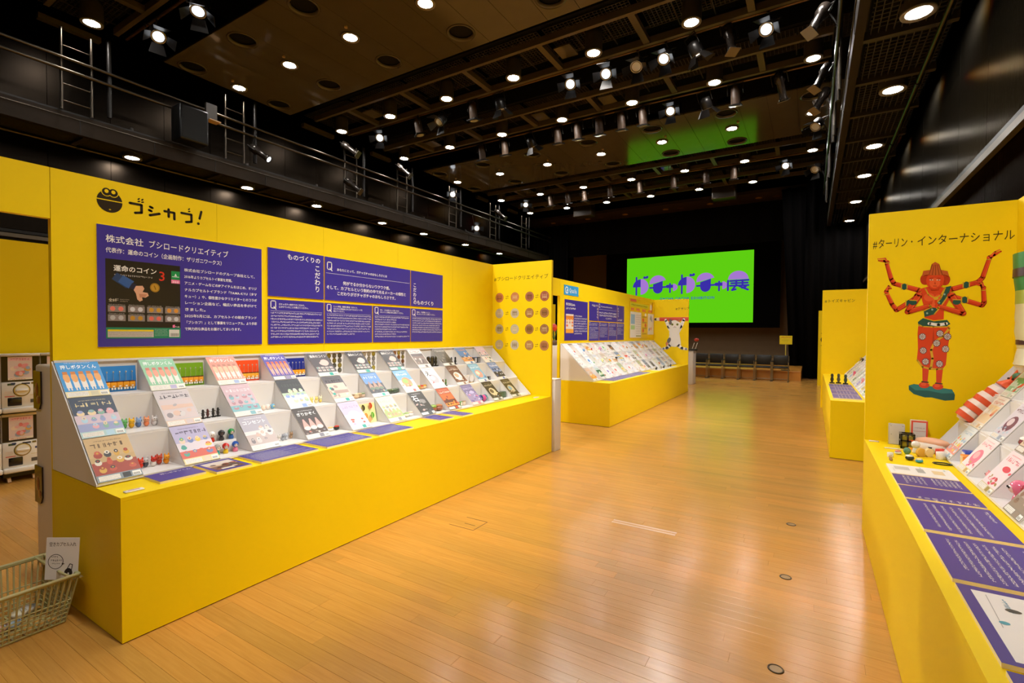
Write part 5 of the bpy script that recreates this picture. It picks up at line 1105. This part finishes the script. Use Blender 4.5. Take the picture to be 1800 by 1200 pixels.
def d_red(p, w_, h): p.rect(0, 0, w_, h, 'e05038'); p.rect(.01, .012, w_-.01, h-.012, 'ded6d4'); p.line([(.012, h*.6), (w_-.012, h*.6)], .002, 'c04838'); p.mush(.02, w_-.02, h*.7, .008, 'a89890', seed=1); p.mush(.02, w_-.02, h*.4, .006, 'a89890', seed=2); p.rect(.01, .0, w_-.01, .02, 'd83028')
tbox(.538, 4.475, .092, .04, .15, 'c8c0b8', 'plain grey box standing at the far end of the right counter', d_plain)
tbox(.665, 4.49, .092, .06, .185, 'e0d8d0', 'white box with a red frame standing at the far end of the right counter', d_red)
cr = thing('toy_crate', 'small black toy crate in front of the grey box on the right counter', 'toy', (.585, 4.37, .7)); 
b = MB('1c1814')
for x in (-.035, 0, .035):
    for y in (-.035, .035): b.box((x-.005, y-.005, 0), (x+.005, y+.005, .1))
for z in (.005, .05, .095): b.box((-.04, -.04, z), (.04, -.03, z+.01)).box((-.04, .03, z), (.04, .04, z+.01)).box((-.04, -.03, z), (-.03, .03, z+.01)).box((.03, -.03, z), (.04, .03, z+.01))
b.obj('crate_frame', 'gloss', cr); MB('a09028').box((-.029, -.029, .002), (.029, .029, .085)).obj('crate_load', 'gloss', cr)
sm = [('doll', .61, 4.21, .085, ('e8e4dc', 'd8d4cc', 'e06040'), 'white astronaut-like toy'), ('block', .7, 4.26, .07, ('2c2420', 'e04838'), 'dark toy box'), ('block', .735, 4.2, .075, ('e04838', 'f0d8c8'), 'red toy box'), ('egg', .555, 4.13, .06, ('609078', 'e8c0b8'), 'green capsule toy'), ('lump', .505, 4.1, .05, ('d0d4d8', 'e08888'), 'grey and pink toy car'), ('drum', .62, 4.1, .07, ('e0b048', 'f0d890', 'd09838'), 'amber toy drum'), ('drum', .665, 4.12, .07, ('f0d8a0', 'e8e0c8', 'd0a848'), 'cream toy drum'), ('block', .72, 4.08, .08, ('f0ece8', 'e0dcd8'), 'white paper cube'), ('lump', .545, 3.95, .06, ('2c3434', 'e0e4e0'), 'black and white toy helmet'), ('lump', .585, 3.9, .05, ('38a0c8', 'f0e0b0'), 'blue toy slide'), ('egg', .645, 4.17, .05, ('58888c', '40706c'), 'teal capsule toy'), ('animal', .44, 3.86, .035, ('a8845c', 'c8a880'), 'tan toy sled'), ('block', .45, 3.98, .05, ('e8e8e8', 'd0d4d8'), 'white toy washing basket'), ('animal', .77, 4.02, .04, ('d84838', '3c8080'), 'red and teal toy bird')]
for kd, x, y, s, c_, nm in sm: toy(kd, (x, y, .7), s, c_, f'{nm} among trinkets on the far end of the right counter', 'trinkets on the right counter', math.pi*.7)
o = thing('toy_bracelet', 'thin dark ring-shaped toy lying on the right counter', 'toy', (.7, 3.93, .704)); MB('2c3830').tube([(.045*math.cos(a*.5), .03*math.sin(a*.5), 0) for a in range(13)], .004, 6).obj('band', 'gloss', o)
o = thing('price_tag', 'pinkish tag at the outer far corner of the right counter', 'tag', (.41, 4.5, .7)); MB('e8d4d4').rbox((-.03, -.014, 0), (.03, .014, .006), .002, 1).obj('tag_block', 'satin', o)
o = thing('toy_ruler', 'thin white stick lying by the grey box on the right counter', 'toy', (.5, 4.28, .7)); MB('e8e4dc').rbox((-.05, -.008, 0), (.05, .008, .006), .002, 1).obj('stick', 'satin', o)
def wsheet(p, w_, h_):
    p.rect(0, 0, w_, h_, 'eeeae8'); p.rect(.05, .03, .13, .1, 'c8c4c0'); p.rect(.06, .13, .16, .165, 'a8a8a8'); p.rect(.07, .2, .16, .25, 'e0c8a0'); p.mush(.02, .05, .15, .01, '60a0a0', seed=1); p.mush(.02, .05, .26, .01, '60a0a0', seed=2); p.mush(.1, .18, .02, .006, 'a0a0a0', seed=3)
def vpara(n, seed, head=None):
    def d(p, w_, h_):
        p.rect(0, 0, w_, h_, PUR)
        if head: p.text(head, w_*.5, h_*.93, h_*.085, W_, 1.0, align='c'); return
        p.mush(w_*.1, w_*.45, h_*.9, h_*.045, W_, seed=seed); p.para(w_*.1, w_*.94, h_*.74, h_*.036, h_*.62/n, n, W_, seed=seed+1, fills=[1, 1, .98, 1, .96, .9, .8, .6][:n])
    return d
def vtitle(p, w_, h_):
    p.rect(0, 0, w_, h_, PUR)
    for i, ch in enumerate('GOMIFAMILY'[:0] or ''): pass
    for i in range(8): p.mush(w_*.8, w_*.95, h_*(.93-.1*i)-.02, h_*.07, W_, seed=80+i)
def vnarrow(p, w_, h_):
    p.rect(0, 0, w_, h_, PUR)
    for i in range(6): p.mush(w_*.08, w_*(.75-.04*(i % 3)), h_*(.92-.065*i)-.01, h_*.042, W_, seed=40+i)
    for i in range(5): p.mush(w_*.08, w_*(.8-.06*(i % 4)), h_*(.44-.065*i)-.01, h_*.042, W_, seed=50+i)
def vdraw(p, w_, h_):
    p.rect(0, 0, w_, h_, PUR); p.rect(.03, .03, w_-.02, h_-.02, 'ece8ea'); R = random.Random(9)
    p.mush(.06, .14, h_*.3, .012, '4890b0', seed=1); p.line([(.05, .06), (.25, .05)], .002, 'a8a4a8')
    for x, y, rx, ry, c_ in ((.13, .1, .012, .018, '404048'), (.15, .16, .02, .022, 'a8a4a8'), (.17, .22, .016, .02, '506070'), (.22, .06, .01, .012, '48a0b8'), (.24, .11, .03, .01, '88a8b8'), (.31, .1, .045, .012, '4890b0'), (.33, .12, .04, .008, '78b8d0'), (.32, .2, .02, .03, 'e8b8b0'), (.1, .2, .01, .02, 'e8a8a8'), (.38, .18, .03, .02, 'c8d8e0')):
        p.ell(min(x, w_-.06), min(y, h_-.05), rx, ry, c_, 10, rot=R.uniform(-20, 20))
for a, b_, lab, dr, eg in ((3.47, 3.72, 'white photo sheet lying farthest on the right counter', wsheet, CRM), (3.23, 3.465, 'narrow purple caption board lying second from the far end of the right counter', vnarrow, CRM), (2.98, 3.225, 'purple title board lying third from the far end of the right counter', vtitle, CRM), (2.525, 2.965, 'purple text board lying fourth from the far end of the right counter', vpara(6, 3), CRM), (2.055, 2.5, 'purple text board lying fifth from the far end of the right counter', vpara(7, 7), CRM), (1.58, 2.035, 'purple-edged white drawing sheet lying in the right foreground', vdraw, CRM), (1.1, 1.56, 'purple text board lying nearest on the right counter', vpara(6, 9), CRM)):
    flat(.4, .692, a+.012, b_, -1, lab, dr, edge=eg)
# leek-shaped bag hanging on the wall
bg_ = thing('leek_bag', 'green and white leek-shaped bag hanging on the right partition', 'bag', (1.08, 4.05, 1.32))
for nm, prof, c_ in (('green_top', [(.1, .44), (.115, .5), (.125, .58), (.13, .66)], '2c8a48'), ('pale_middle', [(.1, .36), (.1, .44)], 'a8b848'), ('white_body', [(.075, .1), (.088, .16), (.1, .2), (.092, .25), (.1, .28), (.094, .34), (.1, .36)], 'dcd8a8'), ('root_tuft', [(.1, 0), (.085, .06), (.07, .1)], 'e4e0c0')):
    b = MB(c_); n = 16; vs = []
    for rr, z in prof:
        for i in range(n): a = 2*math.pi*i/n; vs.append((rr*.45*math.cos(a), rr*math.sin(a), z))
    b.add(vs, [(j*n+i, j*n+(i+1) % n, (j+1)*n+(i+1) % n, (j+1)*n+i) for j in range(len(prof)-1) for i in range(n)], True); b.obj(nm, 'satin', bg_)
for z, rr in ((.52, .122), (.12, .082)): 
    b = MB('3c2430'); n = 16; vs = [(rr*.47*math.cos(2*math.pi*i/n), rr*1.02*math.sin(2*math.pi*i/n), z+q) for q in (0, .05) for i in range(n)]
    b.add(vs, [(i, (i+1) % n, n+(i+1) % n, n+i) for i in range(n)], True); b.obj('label_band', 'satin', bg_)
MB('24703c').tube([(0, .06, .66), (.02, .05, .74), (.02, 0, .77), (.02, -.05, .74), (0, -.06, .66)], .008, 6).obj('strap', 'satin', bg_)
MB('a8a498').cyl((.02, 0, .77), (.08, 0, .77), .006, n=8).obj('hook', 'metal', bg_)

# ================= right booths beyond
X4F, X4W, Y4 = .21, 1.1, 11.85
partition('yellow end partition of the second right booth with a hashtag heading', (X4F-.03, Y4, 0), (X4W+.045, Y4+.04, 2.4))
partition('yellow partition behind the second right counter', (X4W, 7.05, 0), (X4W+.045, Y4-.001, 2.4), (8, 9, 10, 11))
counter('yellow counter of the second right booth', X4F, X4W-.001, 7.05, Y4-.001, X4F)
vinyl('booth_heading', 'dark hashtag katakana heading on the second right partition', 'lettering', frame((X4F, Y4-.001, 2.12), (1, 0, 0), (0, 0, 1)), lambda p: p.fit('#トイズキャビン', .01, .52, .03, .075, '3a2c08', .2), .0008)
C4Y = [7.25+.4*k for k in range(11)]
stepped_stand('white stepped display stand of the second right booth', .57, 1, 7.2, 11.7, .17, C4Y, .2, .705)
EY4 = Vector((.17, 0, .2)).normalized()
for rw in range(3):
    for k in range(11):
        R = random.Random(700+rw*20+k); pi, bi = R.randrange(8), R.choice((0, 2, 4, 0, 3, 5))
        m = frame(Vector((.57+.17*rw, C4Y[k]+.1995, .718+.2*rw))+Vector((-.003, 0, .003)), (0, -1, 0), EY4)
        card(m, .199, .258, BGS[bi], None, PALS[pi][1], R.choice(('rows', 'stones', 'rows')), PALS[pi], 'e8e4e0', f'{BNM[bi]} and {PNM[pi]} card, {ORD[k]} in the second right stand\'s {ROWN[rw]} row', 1700+rw*20+k, 'cards on the second right stand')
for k, (y, c_, nm) in enumerate(((9.55, ('28241c', '403830'), 'black'), (9.6, ('504838', '282420'), 'brown'), (9.5, ('30403c', '202824'), 'dark green'))): toy('stand', (.3+.09*k, y, .7), .16, c_, f'{nm} statuette standing on the second right counter', 'statuettes on the second right counter', math.pi)
for k, (rw, y, c_, nm) in enumerate(((1, 11.56, ('c8a048', '383028'), 'gilt'), (1, 11.15, ('48443c', '302c28'), 'iron'), (0, 10.35, ('e05878', 'f0a0b0'), 'pink'), (0, 8.75, ('e8a0a0', 'd85868'), 'rose'), (1, 9.95, ('7a7068', '403c38'), 'grey'))): toy('stand', (.57+.17*rw+.08, y, .7175+.2*rw), .15, c_, f'{nm} statuette on the second right stand', 'statuettes on the second right stand', math.pi)
for k in range(4): flat(.245, .54, 7.25+.52*k, 7.74+.52*k, -1, f'purple caption board on the second right counter, {ORD[k]} from its near end', vpara(5, 60+k))
partition('edge of the farthest yellow partition on the right', (.17, 17.0, 0), (.9, 17.05, 2.2))
vinyl('round_emblem', 'small dark round emblem on the farthest right partition', 'emblem', frame((.2, 16.9995, 1.15), (1, 0, 0), (0, 0, 1)), lambda p: (p.ell(.12, .2, .09, .1, '30240c', 16), p.ell(.14, .22, .04, .05, 'd8ac10', 12), p.mush(.04, .22, .36, .05, '30240c', seed=1), p.mush(.04, .22, .0, .05, '30240c', seed=2)), .001)

# ================= floor fittings
for k, y in enumerate((2.45, 3.42, 4.4)):
    o = thing('floor_socket', f'round brass floor socket, {ORD[k]} from the camera', 'socket', (-.11, y, .0002), 'brass floor sockets')
    MB('3c2c18').lathe([(.034, 0), (.033, .0025), (.027, .003), (.026, .001)], 20).obj('socket_rim', 'metal', o); MB('9c7840').lathe([(.026, .0015), (.001, .0022)], 20).obj('socket_lid', 'satin', o)
o = thing('floor_hatch', 'faint square floor hatch outlined by thin dark joints', 'hatch', (-2.25, 3.07, .0003))
for a, b_ in (((-.13, -.1), (.1, -.1)), ((.1, -.1), (.1, .09)), ((.1, .09), (-.1, .09)), ((-.04, -.02), (.06, -.02))): MB('5c3814').bar((*a, 0), (*b_, 0), .005, .0008).obj('joint', 'matte', o)
o = thing('floor_tape', 'pale double strip of tape stuck across the aisle floor', 'tape', (-1.08, 3.72, .0003))
for y in (-.02, .022): MB('d8b08c').box((-.245, y-.014, 0), (.245, y+.014, .0006)).obj('tape_strip', 'satin', o)

# ------------------------------------------------------------------ stage lamps on pipes and catwalks
def lampgel(on): return emat('spot_lens_lit', (.9, .95, 1), 1.6) if on else cmat('gloss')
def spot_master(kind, on):
    """points along -z; hung from its top clamp at the origin"""
    t = thing({'fresnel': 'stage_spotlight', 'profile': 'profile_spotlight', 'par': 'par_can'}[kind], '', 'spotlight')
    if kind == 'fresnel':
        MB('1b1816').lathe([(.05, .1), (.11, .08), (.125, 0), (.125, -.14), (.115, -.16)], 16).obj('lamp_housing', M_DARKM, t); h = t.children[-1]
        MB('d8dce0').cyl((0, 0, -.15), (0, 0, -.145), .09, n=16).obj('lens', lampgel(on), h)
        MB('a8a49c').lathe([(.1, -.155), (.118, -.165), (.122, -.15)], 16).obj('lens_ring', 'metal', h)
        for k in range(4):
            a = k*math.pi/2; c, s = math.cos(a), math.sin(a); o_ = Vector((c, s, 0)); q = Vector((-s, c, 0)); w = .11 if k % 2 else .08
            A = o_*.12+Vector((0, 0, -.16)); B = o_*.24+Vector((0, 0, -.31)); b = MB('24201c')
            n_ = (B-A).cross(q).normalized()*.003
            b.add([A-q*w*.8-n_, A+q*w*.8-n_, B+q*w*1.2-n_, B-q*w*1.2-n_, A-q*w*.8+n_, A+q*w*.8+n_, B+q*w*1.2+n_, B-q*w*1.2+n_], [(0, 1, 2, 3), (4, 7, 6, 5), (0, 4, 5, 1), (1, 5, 6, 2), (2, 6, 7, 3), (3, 7, 4, 0)])
            b.obj('barn_door', M_DARKM, h)
    elif kind == 'profile':
        MB('25211e').lathe([(.04, .26), (.1, .22), (.105, .06), (.075, .02), (.07, -.26), (.085, -.28), (.085, -.33), (.07, -.33)], 14).obj('lamp_housing', noisemat('spot_enamel', '2a2420', '3a322c', 20, .25, .5), t); h = t.children[-1]
        MB('c8d0d8').cyl((0, 0, -.315), (0, 0, -.31), .068, n=14).obj('lens', lampgel(on), h); MB('807868').box((-.1, -.1, -.35), (.1, .1, -.34)).obj('gel_frame', 'metal', h) if not on else None
    else:
        MB('6c5238').lathe([(.03, .2), (.085, .17), (.1, .05), (.1, -.2), (.11, -.2)], 14).obj('lamp_housing', noisemat('par_bronze', '3e2e22', '4a382a', 20, .5, .1), t); h = t.children[-1]
        MB('302820').box((-.13, -.13, -.24), (.13, .13, -.21)).obj('gel_frame', M_DARKM, h); MB('c8c8c0').cyl((0, 0, -.245), (0, 0, -.242), .1, n=14).obj('lens', lampgel(on), h)
    MB('2a2622').tube([(-.16, 0, 0), (-.16, 0, .22), (.16, 0, .22), (.16, 0, 0)], .01, 6).obj('yoke', M_DARKM, h)
    return t
masters = {}
def stage_lamp(kind, loc, aim, label, group, on=False, hang=.26, dx=0):
    k = (kind, on)
    if k in masters: o = tree(masters[k])
    else: o = masters[k] = spot_master(kind, on)
    loc = Vector(loc); d = (Vector(aim)-loc).normalized()
    h = [c for c in o.children if c.name.startswith('lamp_housing')][0]
    h.rotation_euler = d.to_track_quat('-Z', 'Y').to_euler(); o.location = loc; o['label'] = label; o['group'] = group
    for c in [c for c in o.children if c.name.startswith('hanger')]: bpy.data.objects.remove(c)
    q = d.to_track_quat('-Z', 'Y') @ Vector((0, 0, .22))
    MB('2a2622').bar(q, (dx, 0, hang-.03), .016, .016, (1, 0, 0)).cyl((dx, -.02, hang), (dx, .02, hang), .036, n=8).obj('hanger', M_DARKM, o)
    return o
def lit(o, power, size, blend=.5, col=(1, .965, .91), r_=.1):
    ld = bpy.data.lights.new('lamp_beam', 'SPOT'); ld.energy = power; ld.spot_size = math.radians(size); ld.spot_blend = blend; ld.color = col; ld.shadow_soft_size = r_
    l_ = link('lamp_beam', ld, [c for c in o.children if c.name.startswith('lamp_housing')][0], (0, 0, -.34)); return l_
def pipe(label, y, z):
    o = thing('lighting_pipe', label, 'pipe', (XC, y, z)); MB('6c5238').cyl((-5.8, 0, 0), (5.8, 0, 0), .025, n=8).obj('tube', noisemat('pipe_bronze', '60482e', '745838', 20, .3, .6), o)
    for i in range(8): MB('2a2622').cyl(((i-3.5)*1.6, 0, 0), ((i-3.5)*1.6, 0, ZT-z+.02), .008, n=6).obj('hanger', M_DARKM, o)
pipe('bronze lighting pipe hanging between the second and third bridges', 9.72, 7.14)
pipe('bronze lighting pipe hanging behind the third bridge', 12.06, 7.12)
pipe('bronze lighting pipe hanging behind the fourth bridge', 17.7, 7.1)
pipe('bronze lighting pipe hanging behind the nearest bridge', 4.27, 7.11)
G1 = 'lamps on the pipe between the second and third bridges'
L1 = [('fresnel', -10.23, 1, (-5, 1, 0)), ('par', -8.86, 0, (-8, 11, 0)), ('fresnel', -8.07, 0, (-9, 3, 0)), ('par', -7.1, 0, (-7, 11, 0)), ('fresnel', -6.32, 0, (-6, 12, 1)), ('fresnel', -4.49, 1, (-3.2, 3, 1)), ('fresnel', -3.69, 1, (-2.4, 1.5, 0)), ('fresnel', -3.05, 0, (-3, 4, 0)), ('fresnel', -2.5, 1, (-3.3, 4.5, .8)), ('fresnel', -1.97, 0, (.5, 12, 1)), ('profile', -1.36, 0, (0, 8, 0)), ('fresnel', -.74, 1, (-2.2, 3, 0))]
for i, (kd, x, on, aim) in enumerate(L1):
    o = stage_lamp(kd, (x, 9.72, 6.88), aim, f'{"lit" if on else "dark"} {"barn-door spotlight" if kd == "fresnel" else "can spotlight"} on the middle pipe, {ORD[i]} from the left', G1, bool(on))
    if x in (-4.49, -3.69, -2.5, -.74): lit(o, SPOT_MID, 50)
L2 = [('par', -8.47, 0), ('par', -7.67, 0), ('fresnel', -6.8, 0), ('par', -5.97, 0), ('par', -5.38, 0), ('par', -4.78, 0), ('par', -4.19, 0), ('par', -3.64, 0), ('fresnel', -2.95, 1), ('fresnel', -2.18, 0), ('par', -1.55, 0), ('profile', -.66, 0)]
for i, (kd, x, on) in enumerate(L2):
    o = stage_lamp(kd, (x, 12.06, 6.86), (-2.8, 4.5, .9) if on else (x, 13.3, 2) if kd == 'par' else (x+1, 15, 2), f'{"lit barn-door spotlight" if on else "bronze can spotlight" if kd == "par" else "dark spotlight"} on the pipe behind the third bridge, {ORD[i]} from the left', 'lamps on the pipe behind the third bridge', bool(on))
    if on: lit(o, SPOT_MID, 46)
L3 = [('fresnel', -10.23, 1), ('par', -9.05, 0), ('par', -8.3, 0), ('par', -7.6, 0), ('par', -6.55, 0), ('par', -5.41, 0), ('par', -4.23, 0), ('par', -3.14, 0), ('par', -2.29, 0), ('fresnel', -.75, 1)]
for i, (kd, x, on) in enumerate(L3):
    stage_lamp(kd, (x, 17.7, 6.84), (-3.2, 9, 1) if on else (x, 19, 2), f'{"lit spotlight" if on else "bronze can spotlight"} on the pipe before the stage, {ORD[i]} from the left', 'lamps on the pipe before the stage', bool(on))
for i, (x, on, aim) in enumerate(((-10.15, 1, (-4, 3, 0)), (-8.71, 1, (-6, 2.5, 0)))): stage_lamp('fresnel', (x, 4.27, 6.85), aim, f'lit barn-door spotlight on the nearest pipe, {ORD[i]} from the left', 'lamps on the nearest pipe', True)
for i, (kd, y, z, on, aim) in enumerate((('profile', 6.86, 5.75, 1, (-5, 9.5, 1)), ('profile', 9.52, 6.7, 0, (-5, 12, 2)), ('profile', 9.62, 5.7, 0, (-6, 12, 1)), ('profile', 11.65, 6.7, 0, (-6, 14, 2)), ('fresnel', 14.2, 6.55, 1, (.4, 4, 1)), ('profile', 17.4, 6.5, 0, (-6, 19, 2)), ('fresnel', 15.7, 5.6, 1, (0, 6, 1)))):
    o = stage_lamp(kd, (-11.3, y, z), aim, f'{"lit" if on else "dark"} spotlight clamped to the left catwalk rail, {ORD[i]} towards the stage', 'lamps on the left catwalk', bool(on), 6.36-z if z > 6.2 else 6.15-z, -.18)
    if kd == 'fresnel': lit(o, SPOT_LEFT, 38)
for i, (kd, x, y, z, on, aim) in enumerate((('profile', .02, 9.3, 6.55, 0, (-3, 6, 0)), ('profile', .1, 11.5, 6.6, 0, (-3, 9, 0)), ('profile', .1, 12.6, 6.6, 0, (-3, 10, 0)), ('fresnel', .05, 14.3, 6.7, 0, (-3, 10, 1)), ('fresnel', .05, 18, 6.7, 0, (-3, 12, 1)), ('profile', .1, 3.6, 6.3, 1, (-3.0, 3.5, .9)), ('profile', .1, 6.6, 6.3, 1, (-3.1, 9.0, .8)), ('profile', .1, 1.2, 6.3, 1, (-3.1, 1.6, .9)))):  # last lamp is unseen, added to brighten the left booth's near end
    o = stage_lamp(kd, (x, y, z), aim, f'{"lit" if on else "dark"} spotlight clamped to the right catwalk rail, {ORD[i]} in the row', 'lamps on the right catwalk', bool(on), 6.36-z, .28-x)
    if on: lit(o, SPOT_RIGHT*(.5 if y < 2 else 1), 48, .9)
for i, (x, y) in enumerate(((-2.97, 20.5), (-8.79, 20.5))):
    o = thing('hanging_loudspeaker', f'dark brown loudspeaker box hanging before the stage, {["right", "left"][i]} one', 'loudspeaker', (x, y, 6.7))
    MB('33271a').rbox((-.42, -.25, 0), (.42, .25, .56), .02).obj('cabinet', 'satin', o); MB('241c14').box((-.38, -.256, .04), (.38, -.25, .52)).obj('grille', 'matte', o)
    for s in (-1, 1): MB('1c1814').cyl((s*.3, 0, .56), (s*.3, 0, 2.61), .01, n=6).obj('hanger', M_DARKM, o)
o = thing('wall_loudspeaker', 'black loudspeaker box hung on the left catwalk rail', 'loudspeaker', (-11.3, 5.35, 5.45))
MB('040404').rbox((-.2, -.28, 0), (.2, .28, .72), .03).obj('cabinet', 'satin', o); MB('080706').box((.2, -.24, .05), (.206, .24, .68)).obj('grille', 'matte', o)
MB('3a342c').box((-.05, .32, .66), (.02, .55, 1.0)).obj('bracket', 'satin', o); MB('d8b080').box((-.08, .34, .62), (.12, .58, .64)).obj('junction_plate', 'satin', o)

# unseen pipe and lamps, added behind the camera to light booth faces
pipe('bronze lighting pipe added behind the camera', -1.1, 7.12)
for i, (x, aim) in enumerate(((-4.6, (-3.2, 5.4, 1.5)), (-1.2, (.9, 4.4, 1.2)), (-3.0, (-2.6, 10, .8)))):
    o = stage_lamp('profile', (x, -1.1, 6.86), aim, f'added fill spotlight on the rear pipe, {ORD[i]} of three', 'added lamps on the rear pipe', True)
    lit(o, SPOT_REAR, 44, .9)
